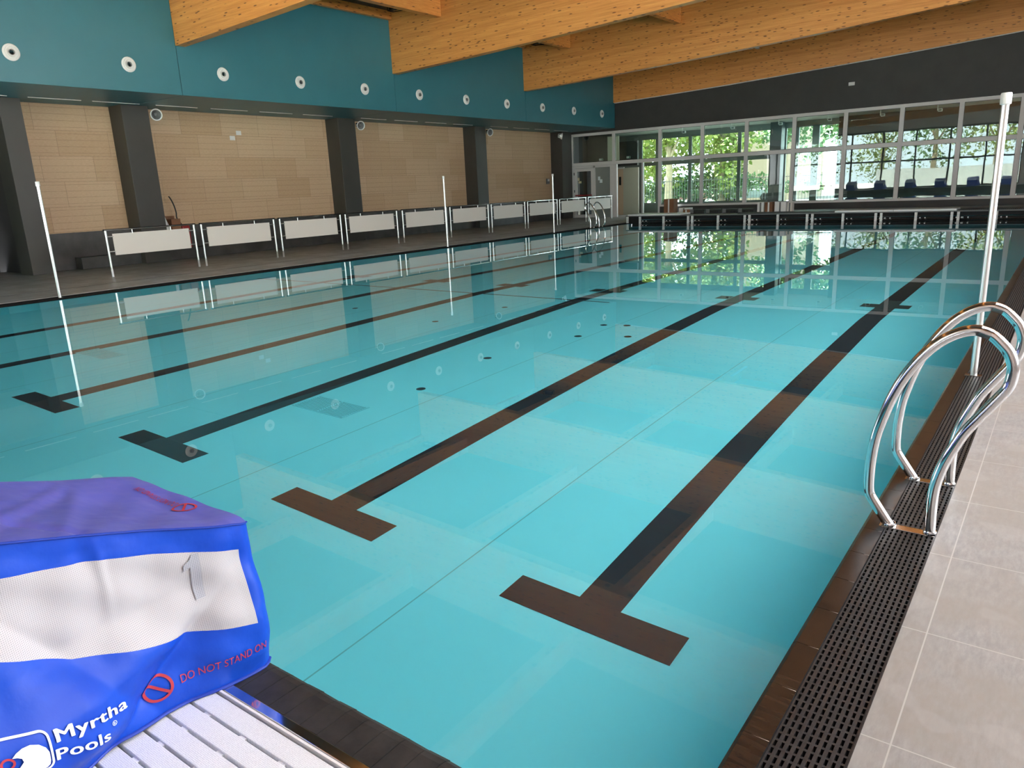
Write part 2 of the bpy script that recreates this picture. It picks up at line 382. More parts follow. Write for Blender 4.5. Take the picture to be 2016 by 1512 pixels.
# ------------------------------------------------------------------ pool ladders
RA = [(-.483,.012),(-.500,.035),(-.535,.085),(-.568,.135),(-.577,.17),(-.579,.24),(-.577,.31),(-.568,.40),(-.551,.476),(-.524,.57),(-.488,.662),(-.445,.74),(-.398,.804),(-.35,.85),(-.30,.880),(-.262,.892),(-.233,.893),(-.195,.88),(-.162,.851),(-.132,.815),(-.113,.765),(-.112,.72),(-.122,.675),(-.155,.62),(-.20,.55),(-.244,.48),(-.275,.41),(-.302,.339),(-.321,.265),(-.330,.198),(-.331,.1),(-.328,.012)]
def ladder(mirror, label):
    t = thing('pool_ladder', label, 'ladder', (0,0,0), group='stainless pool ladders')
    s = -1 if mirror else 1
    for y in (-.31, .31):
        pts = catmull([(s*x, y, z) for x, z in RA], 4)
        h = mk('handrail', lambda bm: tube(bm, pts, .0218, 20), M['chrome'], t, True, sharp=60)
        pl = mk('foot_plate', bx(min(s*-.522, s*-.303), max(s*-.522, s*-.303), y-.024, y+.024, .006, .0125), M['bronze'], t, bev=.0015)
        for x in (-.483, -.328):
            mk('collar', lambda bm: lathe(bm, [(.0265,.0),(.0265,.010),(.0235,.016),(.021,.016)], 24, Matrix.Translation((s*x, y, .012))), M['chrome'], pl, True)
        mk('rubber_band', lambda bm: tube(bm, catmull([(s*x, y, z) for x, z in RA[16:18]], 3), .0226, 20), M['steel'], h, True, sharp=60)
    return t
l1 = ladder(False, 'curved stainless steel ladder handrails at the right pool edge')
l1.location = (0, 3.64, 0)
l2 = ladder(True, 'distant curved ladder handrails at the left pool edge')
l2.location = (-14.38, 24.15, 0)

# ------------------------------------------------------------------ marker poles
def pole(x, y, h, label):
    t = thing('marker_pole', label, 'pole', (x, y, .0), group='upright flag poles at the pool edges')
    mk('tube', lambda bm: tube(bm, [(0,0,.016),(0,0,h-.05)], .0235, 20), M['galv'], t, True)
    mk('cap', lambda bm: lathe(bm, [(0,h),(.03,h),(.034,h-.006),(.034,h-.072),(.0236,h-.078)], 24), M['white'], t, True)
    mk('base_plate', bx(-.055, .055, -.03, .03, .010, .0165), M['bronze'], t, bev=.001)
    return t
pole(-.452, 6.31, 1.985, 'tall steel pole with white cap in the right gutter grating')
pole(-14.03, 5.67, 1.965, 'slim steel pole with white cap on the left edge, nearest the camera')
pole(-13.98, 15.87, 1.925, 'slim steel pole on the left edge, standing before the sixth barrier')
pole(-14.0, 21.34, 1.925, 'slim steel pole on the left edge, farthest toward the glazed wall')

# ------------------------------------------------------------------ barriers on the left deck
def barrier():
    t = thing('barrier', '', 'barrier', (-16.75, 7.92, DZ), group='white panelled barriers in a row on the left deck')
    L = 2.06
    for y in (0, L):
        def f(bm, y=y):
            tube(bm, [(0,y,.16),(0,y,.985)], .023, 14)
            prism(bm, [(-.006, y-.0), (.006, y-.0)][:0] or [(-.007, y-.022), (.007, y-.022), (.007, y+.022), (-.007, y+.022)], 2, .0, .17)
            lathe(bm, [(.028,.0),(.028,.006),(.01,.008)], 14, Matrix.Translation((0, y, 0)))
        mk('post', f, M['galv'], t, True)
    mk('top_rail', lambda bm: tube(bm, [(0,-.045,1.0),(0,L+.045,1.0)], .019, 14), M['blackm'], t, True)
    mk('rail_strip', lambda bm: box(bm, .012, .0215, -.03, L+.03, .988, 1.004), M['chrome'], t)
    mk('infill_panel', bx(-.006, .006, .135, L-.135, .455, .915), M['panel'], t, bev=.002)
    for y0, y1 in ((.02,.155),(L-.155,L-.02)):
        for z in (.54, .86): mk('bracket', tb([(0.006,y0,z),(0.006,y1,z)], .011, 10), M['galv'], t, True)
    for y in (.58, L-.58): mk('bracket', tb([(.003,y,.90),(.003,y,.985)], .012, 10), M['galv'], t, True)
    return t
b0 = barrier()
for k in range(10):
    y = 7.92 + 2.252*k + (0 if k < 4 else .06)*(k >= 4)
    lab = f'{ORD[k]} white panelled barrier counted from the near end of the row'
    if k == 0: lab = 'white panelled barrier nearest the camera at the near end of the row'
    if k == 9: lab = 'white panelled barrier farthest away, ending by the glazed doors'
    if k == 0: b0['label'] = lab
    else: dup(b0, (-16.75, y, DZ), lab)

# ------------------------------------------------------------------ left wall
wl = struct('wall_left')
def wl_fn(bm):
    box(bm, WL-1.9, WL-.02, 7.62, YW, -.3, 8.)
    box(bm, WL-1.9, WL-.02, -3.6, 3.2, 3.7, 8.); box(bm, WL-1.9, WL-.02, -3.6, 3.2, -.3, .9); box(bm, WL-1.9, WL-.02, 2.3, 3.2, .9, 3.7)
    box(bm, WL-1.9, WL-.02, 3.2, 7.62, 3.1, 8.)
mk('wall_surface', wl_fn, M['dark'], wl)
mk('doorway_recess', bx(WL-2.4, WL-1.9, 3., 7.9, -.3, 4.), M['black'], wl)
bays = [(7.86, 10.14), (10.85, 17.17), (17.90, 24.20), (24.90, 30.52)]
for (a, b) in bays: mk('cladding', bx(WL-.02, WL+.03, a-.06, b+.06, .92, 4.05), M['clad'], wl)
mk('window_frame', lambda bm: [box(bm, WL-.1, WL, yy, yy+.08, .9, 3.7) for yy in (-3.55, -1.6, .3, 2.2)], M['frame_k'], wl)  # unseen near left window, added to light the near left deck
mk('plinth', bx(WL-.02, WL+.09, 7.86, YW, DZ, .92), M['plinth'], wl)
for i, (a, b) in enumerate([(7.40, 7.86), (10.14, 10.84), (17.17, 17.90), (24.21, 24.90), (30.60, 31.42), (3.1, 3.8)]):
    mk('column', bx(WL-.02, -19.5, a, b, DZ if i != 0 else DZ, 4.0), M['column'], wl, bev=.008)
bn = thing('wall_bench', 'low dark grey bench along the foot of the left wall', 'bench')
mk('bench_body', bx(WL+.09, -19.72, 8.63, 30.6, DZ, .31), M['plinth'], bn, bev=.006)
# soffit box, five painted panels; seams under each beam
sf = struct('wall_soffit_left')
seams = [-3.6, 3.5, 10.47, 17.55, 24.5, YW]
for a, b in zip(seams, seams[1:]):
    mk('soffit_panel', bx(WL-.02, -17.2, a+.006, b-.006, 3.97, 6.98), M['teal'], sf, bev=.004)
mk('seam_backing', bx(WL-.02, -17.215, -3.6, YW, 3.985, 6.9), M['black'], sf)
slots = [y for y in (4.75, 6.34, 7.91, 9.32, 10.9, 12.45, 14.0, 15.55, 17.9, 19.45, 21.0, 22.55, 24.85, 26.4, 27.95, 29.5)]
so = None
for k, y in enumerate(slots):
    lb = f'thin pale slot diffuser under the teal soffit, {ORD[k]} from the near end'
    if so is None:
        so = tag(mk('slot_diffuser', bx(-.016, .016, 0, 1.15, -.012, 0), M['white'], loc=(-19.2, y, 3.972)), lb, 'air vent', 'slot diffusers under the soffit')
    else:
        o = so.copy(); C.objects.link(o); o.location = (-19.2, y, 3.972); o['label'] = lb
# round jet nozzles
RX = Matrix.Rotation(PI/2, 4, 'Y')
def nozzle():
    t = thing('air_nozzle', '', 'air vent', (-17.2, 0, 4.53), group='round white jet nozzles on the teal soffit')
    mk('flange', lambda bm: lathe(bm, [(.160,0),(.160,.010),(.150,.020),(.128,.022),(.118,.014),(.110,.013)], 36, RX), M['white'], t, True)
    mk('cone', lambda bm: lathe(bm, [(.110,.012),(.108,.03),(.098,.036),(.080,.030),(.062,.012),(.055,.02)], 36, RX), M['white'], t, True)
    mk('outlet', lambda bm: lathe(bm, [(.056,.008),(.056,.045),(.048,.046),(.044,.0),(0,.0)], 28, RX @ Matrix.Rotation(.0, 4, 'X')), M['outlet'], t, True)
    return t
nz = nozzle()
for k in range(13):
    y = 2.27 + 2.337*k
    if k == 0: nz.location = (-17.2, y, 4.53); nz['label'] = 'round white jet nozzle at the very near end of the soffit'
    else:
        lb = ['','', 'round white jet nozzle on the soffit nearest the left picture edge', 'second round white jet nozzle from the left edge of the view'][k] if 1 < k < 4 else (f'{ORD[k-2]} round white jet nozzle from the left edge of the view' if k > 1 else 'round white jet nozzle just outside the near view')
        if k == 12: lb = 'round white jet nozzle nearest the far glazed wall'
        dup(nz, (-17.2, y, 4.53), lb)
# loudspeakers on the columns
def speaker(rz, y, label):
    t = thing('loudspeaker', label, 'loudspeaker', (-19.40, y, 3.76), rz, 'round loudspeakers on the wall columns')
    A = Matrix.Rotation(math.radians(100), 4, 'Y')
    mk('bell', lambda bm: lathe(bm, [(.055,-.16),(.085,-.15),(.10,-.06),(.142,.02),(.150,.03),(.142,.036),(.120,.02)], 32, A), M['white'], t, True)
    mk('cone', lambda bm: lathe(bm, [(.122,.02),(.05,-.05),(.045,-.02),(.02,.0),(0,.002)], 28, A), M['grey'], t, True)
    mk('bracket', bx(-.14, -.04, -.09, -.06, -.03, .09), M['blackm'], t)
    return t
for (y, rz, lb) in ((10.98, -.25, 'round white loudspeaker high beside the first column from the left'), (18.04, -.25, 'round white loudspeaker high beside the second column from the left'), (25.04, -.25, 'round white loudspeaker high beside the third column'), (30.42, .7, 'round loudspeaker angled sideways in the corner by the glazed wall'), (3.9, -.25, 'round loudspeaker at the near end of the left wall')):
    speaker(rz, y, lb)
# small wall fittings
es = thing('exit_sign', 'green emergency exit sign with white symbols in the far left corner', 'sign', (-19.93, 31.1, 2.62))
mk('housing', bx(-.1, .04, -.2, .2, .22, .30), M['white'], es, bev=.006)
mk('face', bx(-.02, 0., -.19, .19, 0, .22), M['green'], es)
def ex(bm):
    box(bm, .0005, .003, -.13, -.10, .04, .17); lathe(bm, [(0,.001),(.018,.001),(.018,.003),(0,.003)], 12, Matrix.Translation((0,-.115,.185)) @ RX); box(bm, .0005, .003, -.17, -.06, .10, .125)
    box(bm, .0005, .003, .02, .13, .095, .125); prism(bm, [(.10,.06),(.17,.11),(.10,.16)], 0, .0005, .003)
mk('pictogram', ex, M['wprint'], es)
for z, lb in ((2.19, 'upper small red alarm box on the cladding by the corner'), (1.53, 'lower small red call point on the cladding by the corner')):
    t = thing('alarm_box', lb, 'alarm', (-20.12, 30.98, z))
    mk('housing', bx(0, .07, -.1, .1, 0, .13), M['redbox'], t, bev=.008); mk('window', bx(.0705, .074, -.05, .05, .03, .10), M['wprint'], t)
t = thing('control_box', 'grey control box on the cladding left of the alarm boxes', 'switch box', (-20.12, 30.2, 1.66))
mk('housing', bx(0, .08, -.1, .1, 0, .24), M['grey'], t, bev=.008); mk('lid', bx(.0805, .088, -.07, .07, .12, .22), M['frame'], t)
for (y, z, lb) in ((13.85, 3.45, 'upper right white blank plate on the wall cladding'), (13.62, 3.30, 'lower left white blank plate on the wall cladding')):
    tag(mk('wall_plate', bx(0, .012, -.085, .085, -.06, .06), M['white'], bev=.003, loc=(-20.12, y, z)), lb, 'wall plate', 'blank plates on the cladding')
tag(mk('sensor', bx(-.11, .11, -.03, 0, -.06, .06), M['white'], bev=.008, loc=(-7.2, YW, 4.75)), 'small white sensor alone on the dark upper far wall', 'sensor')
# clutter behind the first barrier
t = thing('cardboard_carton', 'brown cardboard carton behind the first barrier by the wall', 'box', (-19.90, 11.27, .31))
mk('carton_body', bx(-.14, .15, -.13, .13, 0, .80), M['card'], t, bev=.004)
def flaps(bm):
    box(bm, -.14, -.13, -.13, .13, .80, .88); box(bm, .15, .158, -.13, .13, .72, .80)
mk('flap', flaps, M['card'], t)
t = thing('spray_bottle', 'white plastic bottle standing left of the brown carton', 'bottle', (-19.86, 11.0, .31))
mk('bottle_body', lambda bm: lathe(bm, [(0,0),(.10,0),(.11,.03),(.11,.62),(.05,.80),(.035,.86),(0,.86)], 20), M['white'], t, True)
mk('nozzle_head', lambda bm: (box(bm, -.02, .02, -.09, .03, .86, .90), tube(bm, [(0,0,.85),(0,0,.88)], .02, 10)), M['grey'], t)
tag(mk('hose', tb(catmull([(-19.8,11.20,1.71),(-19.8,11.25,1.63),(-19.8,11.31,1.47),(-19.8,11.345,1.28),(-19.8,11.35,1.1),(-19.8,11.53,.8),(-19.8,11.55,.32)], 5), .017), M['rubberh'], smooth=True), 'short black hose curving up in front of the cladding', 'hose')
t = thing('tool_case', 'dark red case beside the brown carton, half hidden by a barrier', 'case', (-19.80, 11.50, .31))
mk('case_body', bx(-.10, .10, -.09, .13, 0, .60), M['redbox'], t, bev=.02); mk('handle', tb([(0,-.05,.60),(0,-.04,.63),(0,.06,.63),(0,.07,.60)], .01, 8), M['blackm'], t)

# ------------------------------------------------------------------ roof: beams, purlins, deck
def beam_fn(y0, y1, x0=-17.2, x1=9., h=1.72):
    def fn(bm):
        xs = [x0 + (x1-x0)*k/26 for k in range(27)]
        lo = [(x, zb(x)) for x in xs]; hi = [(x, zb(x)+h) for x in reversed(xs)]
        prism(bm, [(x, z) for x, z in lo+hi], 1, y0, y1)
    return fn
def prism(bm, pts, axis, a, b, _p=prism): _p(bm, pts, axis, a, b)
BY = [-3.55, 3.5, 10.47, 17.5, 24.42, 31.36]
blab = ['laminated timber roof beam over the rear glazing', 'laminated timber roof beam directly above the near pool end', 'short visible laminated timber beam at the upper left of the view', 'large knotty laminated timber beam crossing the top centre of the view', 'long knotty laminated timber beam beyond the large central beam', 'farthest laminated timber beam running along the dark far wall']
for y, lb in zip(BY, blab):
    o = mk('roof_beam', beam_fn(y, y+.24 if y < 31 else y+.15), M['wood'], bev=.0)
    tag(o, lb, 'beam', 'laminated timber roof beams', 'thing')
rf = struct('ceiling')
SKX0, SKX1, SKY0, SKY1 = 1.2, 5.0, 2.2, 10.4  # unseen roof opening, added to brighten the pool from above
def roof_slab(xs, y0, y1):
    def fn(bm):
        pts = [(x, zb(max(x,-17.2))+1.721) for x in xs] + [(x, zb(max(x,-17.2))+2.0) for x in reversed(xs)]
        prism(bm, pts, 1, y0, y1)
    return fn
XS = [-20.2, -17.2] + [-17.2 + (SKX0+17.2)*k/16 for k in range(1, 17)]
def cb(bm):
    roof_slab(XS, -3.9, 36.)(bm); roof_slab([SKX1, 6.5, 8., 9.8], -3.9, 36.)(bm)
    roof_slab([SKX0, 2.5, 3.8, SKX1], -3.9, SKY0)(bm); roof_slab([SKX0, 2.5, 3.8, SKX1], SKY1, 36.)(bm)
mk('roof_deck', cb, M['ceiling'], rf)
n = 0
bayn = ['over the near deck', 'over the near pool end', 'between the first two beams in view', 'between the central beam and the long beam', 'between the long beam and the far beam']
for i, (a, b) in enumerate(zip(BY, BY[1:])):
    for j, x in enumerate((-15.1, -10.9, -6.7, -2.5, 1.2)):
        zz = zb(x)
        o = mk('roof_purlin', bx(-.2, 0, 0, b-a-.25, 1.15 if i != 2 else 1.2, 1.69), M['wood'], loc=(x, a+.245, zz))
        tag(o, f'{ORD[j]} timber purlin from the left, {bayn[i]}', 'purlin', 'timber purlins spanning between the beams', 'thing')
    o = mk('edge_purlin', bx(0, .14, 0, b-a-.25, 6.55, 6.95), M['wood'], loc=(-17.197, a+.245, 0))
    tag(o, f'timber strip topping the teal soffit {bayn[i]}', 'purlin', 'timber edge purlins above the soffit', 'thing')
def spot(x, y, z, label):
    t = thing('spotlight', label, 'spotlight', (x, y, z), group='black twin spotlights under the roof')
    def cage(bm):
        for yy in (-.11, .11): tube(bm, [(-.18,yy,.11),(-.2,yy,-.06),(.2,yy,-.08),(.18,yy,.09)], .012, 6)
        tube(bm, [(-.2,-.11,-.06),(-.2,.11,-.06)], .012, 6); tube(bm, [(.2,-.11,-.08),(.2,.11,-.08)], .012, 6)
        tube(bm, [(0,0,.05),(0,0,.25)], .02, 8)
    mk('cage', cage, M['blackm'], t)
    mk('housing', bx(-.16, .16, -.09, .09, -.04, .07), M['blackm'], t, bev=.01)
    for xx in (-.08, .08): mk('lens', lambda bm: lathe(bm, [(0,-.052),(.045,-.05),(.05,-.04)], 16, Matrix.Translation((xx, 0, 0))), M['lamp'], t, True)
    return t
spot(-16.6, 17.2, 6.75, 'black twin spotlight hanging beside the large central beam end')
spot(-16.35, 24.2, 6.60, 'black twin spotlight peeping out below the large central beam')
spot(-16.6, 10.2, 6.75, 'black twin spotlight beside the upper left beam end')
tag(mk('strip_light', bx(-.06, .06, -.9, .9, -.04, 0), M['ledtube'], bev=.01, loc=(-10.6, 30.1, 6.40)), 'slim pale strip light under the roof before the far beam', 'light')

# ------------------------------------------------------------------ far wall with glazing
wf = struct('wall_far')
mx = [-19.52, -17.27, -14.97, -13.02, -11.12, -9.22, -7.32, -5.40, -3.53, -1.74, .1, 1.95, 3.8, 5.9]
def wf_fn(bm):
    box(bm, -22., 6., YW+.02, YW+.25, 3.86, 8.)
    box(bm, -22., -19.58, YW, YW+.25, -.3, 3.86)
    box(bm, -14.97, 6., YW+.02, YW+.25, -.3, .47)
mk('wall_surface', wf_fn, M['dark'], wf)
mk('beam_edge_trim', lambda bm: prism(bm, [(x, zb(x)-.028) for x in (-17.2,-12,-6,0,6)] + [(x, zb(x)-.002) for x in (6,0,-6,-12,-17.2)], 1, YW-.06, YW+.01), M['frame'], wf)
Y0, Y1 = YW-.03, YW+.07
def window(i, a, b, z0, lower=True, tz=(2.40, 2.55), mat=None, fr='frame', Y0=Y0, Y1=Y1, ztop=3.86, hw=.075):
    wn = struct(f'window_{i}')
    def f(bm):
        box(bm, a, a+hw, Y0, Y1, z0, ztop); box(bm, b-hw, b, Y0, Y1, z0, ztop)
        box(bm, a+hw, b-hw, Y0, Y1, ztop-.12, ztop); box(bm, a+hw, b-hw, Y0, Y1, tz[0], tz[1])
        if lower: box(bm, a+hw, b-hw, Y0, Y1, z0, z0+.09)
        # slim black gaskets' ledges
    mk('window_frame', f, M[fr], wn, bev=.004)
    ym = (Y0+Y1)/2
    def g(bm, z, zt):
        for q in (0, .09): 
            bb = [(a+hw-.01, q), (b-hw+.01, q)]
        box(bm, a+hw+.002, b-hw-.002, ym, ym+.012, z, zt)
    mk('upper_pane', lambda bm: g(bm, tz[1], ztop-.12), mat or M['glass'], wn)
    def gasket(bm, z, zt):
        x0, x1 = a+hw, b-hw; y0 = ym-.02; w_ = .012
        box(bm, x0, x0+w_, y0, ym-.002, z, zt); box(bm, x1-w_, x1, y0, ym-.002, z, zt); box(bm, x0, x1, y0, ym-.002, z, z+w_); box(bm, x0, x1, y0, ym-.002, zt-w_, zt)
    mk('gasket', lambda bm: (gasket(bm, tz[1], ztop-.12), lower and gasket(bm, z0+.09, tz[0])), M['blackm'], wn)
    if lower: mk('lower_pane', lambda bm: g(bm, z0+.09, tz[0]), mat or M['glass'], wn)
    return wn
for i in range(2, len(mx)-1): window(i+1, mx[i], mx[i+1], .45)
window(1, mx[0], mx[1], 2.40, False)
window(2, mx[1], mx[2], 2.40, False)
# door_1: glazed leaf plus fixed grey panel under window_1
d1 = struct('door_1')
def d1f(bm):
    a, b = mx[0], mx[1]
    box(bm, a, a+.12, Y0, Y1, DZ, 2.395); box(bm, b-.2, b, Y0, Y1, DZ, 2.395); box(bm, a+1.16, a+1.27, Y0, Y1, DZ, 2.395); box(bm, a+.12, b-.2, Y0, Y1, 2.30, 2.395)
mk('door_frame', d1f, M['frame'], d1, bev=.004)
def leaf(bm):
    a = mx[0]+.125; b = mx[0]+1.155
    box(bm, a, a+.13, Y0+.01, Y1-.02, DZ+.01, 2.29); box(bm, b-.13, b, Y0+.01, Y1-.02, DZ+.01, 2.29); box(bm, a+.13, b-.13, Y0+.01, Y1-.02, 2.16, 2.29); box(bm, a+.13, b-.13, Y0+.01, Y1-.02, DZ+.01, .16)
lf = mk('door_leaf', leaf, M['frame'], d1, bev=.003)
mk('door_pane', bx(mx[0]+.255, mx[0]+1.025, YW+.01, YW+.02, .16, 2.16), M['glass2'], lf)
mk('panic_bar', bx(mx[0]+.2, mx[0]+1.1, YW-.12, YW-.07, 1.03, 1.09), M['redbox'], lf, bev=.01)
mk('hinge', lambda bm: [box(bm, mx[0]+.105, mx[0]+.135, Y0-.025, Y0, z, z+.12) for z in (.3, 1.2, 2.0)], M['blackm'], lf)
fx = mk('side_panel', bx(mx[0]+1.27, mx[1]-.2, YW+.01, YW+.02, DZ+.01, 2.30), pmat('grey translucent pane', (.26, .28, .26), .12), d1)
tag(mk('paper_notice', lambda bm: (box(bm, -.07, .05, -.004, 0, 0, .17), box(bm, .02, .16, -.004, 0, -.12, .04)), M['wprint'], loc=(mx[0]+1.47, YW+.006, 1.72)), 'white paper notices on the grey panel beside the glass door', 'notice')
tag(mk('door_sticker', lambda bm: (box(bm, 0, .16, -.004, 0, 0, .10), box(bm, -.04, .06, -.004, 0, .12, .26)), pmat('yellowed paper', (.5, .45, .28), .7), loc=(mx[0]+.33, YW+.006, 1.62)), 'yellowed stickers on the glass door pane', 'sticker')
# doorway (window_2's lower part is open), with side light
d2 = struct('door_2')
mk('door_frame', lambda bm: (box(bm, mx[1], mx[1]+.16, Y0, Y1, DZ, 2.395), box(bm, mx[1]+1.42, mx[1]+1.50, Y0, Y1, DZ, 2.395), box(bm, mx[2]-.07, mx[2]+.0, Y0, Y1, DZ, 2.395)), M['frame'], d2, bev=.004)
mk('side_pane', bx(mx[1]+1.50, mx[2]-.07, YW+.01, YW+.02, .24, 2.39), M['glass2'], d2)
# corridor behind
wc = struct('wall_corridor')
YB = 36.
mk('floor_corridor', bx(-22., 6., YW+.001, YB+.3, -.3, DZ-.002), M['tile'], kind='structure')
mk('ceiling_corridor', bx(-22., 6., YW+.25, YB+.3, 3.88, 4.1), M['pale'], kind='structure')
def wcf(bm):
    box(bm, -21.3, -19.8, 32.6, 36, DZ, 3.88)
    box(bm, -19.8, -18.45, 33.4, 33.55, DZ, 3.88)
    box(bm, -19.75, -17.3, 33.9, 34.05, 2.36, 3.5)
    box(bm, -8.5, 6., YB-.6, YB+.2, DZ, 3.88)
mk('wall_surface', wcf, M['dark'], wc)
mk('cream_partition', lambda bm: (box(bm, -18.02, -17.2, 33.8, 33.88, DZ, 2.26), box(bm, -18.6, -18.0, 33.3, 33.39, 2.55, 3.75)), M['cream'], wc)
lk = None
for k in range(4):
    lb = f'{ORD[k]} tall blue grey locker from the left behind the glass door'
    if lk is None: lk = tag(mk('locker', bx(0, .22, -.25, 0, 0, 2.2), M['bluepipe'], bev=.02, loc=(-19.65, 33.3, DZ)), lb, 'locker', 'tall lockers behind the glass door')
    else:
        o = lk.copy(); C.objects.link(o); o.location = (-19.65+.27*k, 33.3, DZ); o['label'] = lb
d3 = struct('door_3')
mk('door_leaf', bx(-18.42, -18.02, 33.8, 33.85, DZ, 2.22), M['beige'], d3)
mk('view_slot', bx(-18.25, -18.13, 33.79, 33.799, 1.45, 1.85), M['blackm'], d3)
mk('door_frame', bx(-18.48, -17.98, 33.79, 33.87, 2.22, 2.30), M['frame'], d3)
fm = [-17.25, -15.49, -13.03, -10.95]
wn_i = 20
for a, b in zip([-18.17]+fm, fm):
    window(wn_i, a, b, .40, True, (2.35, 2.50), M['glass2'], 'frame_d', YB-.04, YB+.06, 3.74, .075); wn_i += 1
mk('wall_corridor_sill', lambda bm: (box(bm, -22, -8.5, YB-.05, YB+.1, -.3, .40), box(bm, -22, -8.5, YB-.05, YB+.1, 3.74, 4.0), box(bm, -22, -18.17, YB-.05, YB+.1, .4, 3.74)), M['frame_d'], kind='structure')
cc = struct('wall_corridor_column'); mk('column', bx(-11.35, -10.85, 35.2, 35.7, DZ, 3.88), M['frame_k'], cc)
d4 = struct('door_4')
mk('door_frame', lambda bm: [box(bm, x, x+w_, YB-.04, YB+.06, DZ, 3.74) for x, w_ in ((-10.95,.1),(-10.42,.12),(-9.72,.3),(-8.62,.12))] + [box(bm, -10.95, -8.5, YB-.04, YB+.06, 2.5, 2.72), box(bm, -10.95, -8.5, YB-.04, YB+.06, 3.62, 3.74), box(bm, -10.95, -8.5, YB-.04, YB+.06, DZ, .18)], M['frame_d'], d4)
mk('push_bar', bx(-10.3, -8.65, YB-.12, YB-.07, 1.0, 1.06), M['blackm'], d4)
mk('door_pane', bx(-10.9, -8.55, YB, YB+.01, .18, 3.62), M['glass2'], d4)
# corridor ceiling lamps / cameras seen through upper panes
cam_o = None
for k, x in enumerate((-14.2, -12.0, -10.0, -8.1, -6.2, -4.3, -2.35)):
    lb = f'small white floodlight behind the upper glazing, {ORD[k]} from the left'
    if cam_o is None:
        cam_o = thing('floodlight', lb, 'floodlight', (x, 32.3, 3.62), group='small floodlights behind the upper glazing')
        mk('housing', bx(-.07, .07, -.05, .05, -.07, .03), M['white'], cam_o, bev=.008); mk('lens', bx(-.05, .05, -.056, -.051, -.05, .01), M['grey'], cam_o)
        mk('bracket', bx(-.1, -.07, -.02, .02, -.03, .255), M['white'], cam_o)
    else: dup(cam_o, (x, 32.3, 3.62), lb)
tag(mk('cable_conduit', bx(-14.6, -1.5, -.012, .012, -.012, .012), M['white'], loc=(0, 32.3, 3.80)), 'thin white conduit above the floodlights behind the glazing', 'conduit')
for (x, z, lb) in ((-19.0, 2.66, 'left white emergency lamp on the dark wall behind the upper pane'), (-17.75, 2.70, 'right white emergency lamp on the dark wall behind the upper pane')):
    t = thing('emergency_lamp', lb, 'lamp', (x, 33.38 if x < -18.5 else 33.88, z))
    mk('housing', bx(-.1, .1, -.06, 0, 0, .1), M['white'], t, bev=.01); mk('sign_face', bx(.06, .11, -.065, -.0605, .01, .09), M['green'], t)

# ------------------------------------------------------------------ far platform (raised bulkhead)
fp = thing('starting_platform', 'long raised dark platform with rails at the far pool end', 'platform')
FY = YF
mk('platform_body', lambda bm: (box(bm, -14.05, -.3, FY+.22, 27.8, -.3, .27), box(bm, -14.05, -.3, FY, FY+.22, -.3, -.02)), M['black'], fp)
mk('lip', lambda bm: (box(bm, -14.05, -.3, FY, FY+.5, .255, .29),), M['grey'], fp)
def fgrid(bm):
    x = -9.6
    while x < -.35:
        if not (-6.35 < x < -2.80): box(bm, x, x+.022, FY+.01, FY+.9, .29, .315)
        x += .05
    for y in (FY+.02, FY+.3, FY+.6, FY+.88):
        box(bm, -9.6, -6.35, y, y+.02, .29, .313); box(bm, -2.8, -.35, y, y+.02, .29, .313)
mk('deck_grating', fgrid, M['grate'], fp)
for x0, x1 in ((-13.95, -11.75), (-6.32, -4.56), (-4.56, -2.82)):
    mk('cover_board', bx(x0, x1-.012, FY-.02, FY+.9, .2905, .345), M['white'], fp, bev=.006)
px_ = [-14.0, -13.46, -12.47, -11.48, -11.32, -10.33, -9.35, -9.18, -8.19, -7.21, -7.04, -6.07, -5.08, -4.92, -3.93, -2.95, -2.78, -1.8, -.8]
pp = None
for x in px_:
    if pp is None: pp = mk('post', lambda bm: [box(bm, -.035, .035, FY+.01, FY+.09, z0, z1) for z0, z1 in ((.0,.05),(.055,.105),(.11,.16),(.165,.25))], M['white'], fp, loc=(x, 0, 0), bev=.003)
    else:
        o = pp.copy(); C.objects.link(o); o.location = (x, 0, 0)
mk('upper_rail', tb([(-13.46, FY+.05, .135), (-.3, FY+.05, .135)], .012, 8), M['chrome'], fp, True)
mk('lower_rail', tb([(-13.46, FY+.1, .04), (-.3, FY+.1, .04)], .016, 8), M['steel'], fp, True)
def knobs(bm):
    for x in px_[1:]: 
        for dx in (.12, .26): lathe(bm, [(0,-.03),(.02,-.03),(.02,0),(0,0)], 8, Matrix.Translation((x+dx, FY+.03, .085)) @ Matrix.Rotation(PI/2, 4, 'X'))
mk('bolt_head', knobs, M['white'], fp)
# cartons and stacked pieces on the far deck
def carton(name, x, y, w_, d, h, mat, label, lid=False, cat='box'):
    t = thing(name, label, cat, (x, y, .22))
    mk('carton_body', bx(-w_/2, w_/2, -d/2, d/2, 0, h), M[mat], t, bev=.006)
    mk('tape', bx(-.03, .03, -d/2-.004, -d/2-.0005, 0.02, h-.01), M['white'] if mat == 'card' else M['grey'], t)
    return t
carton('cardboard_box', -13.1, 28.6, .42, .4, .62, 'card', 'tall brown cardboard box left on the far platform, by a mullion')
carton('carton', -12.45, 28.6, .42, .4, .26, 'white', 'low white carton right of the tall brown cardboard box')
carton('carton', -12.2, 28.2, .25, .3, .20, 'card', 'small brown carton lying beside the low white carton')
carton('carton', -9.42, 28.6, .24, .3, .40, 'white', 'white printed carton left of the small brown box')
carton('cardboard_box', -9.12, 28.6, .27, .3, .40, 'card', 'small brown cardboard box between two white cartons')
carton('carton', -8.70, 28.6, .40, .3, .40, 'white', 'wide white carton right of the small brown box')
carton('packing_bag', -8.40, 28.75, .16, .3, .36, 'panel', 'beige packing bag at the right end of the cartons', cat='bag')
cr_ = None
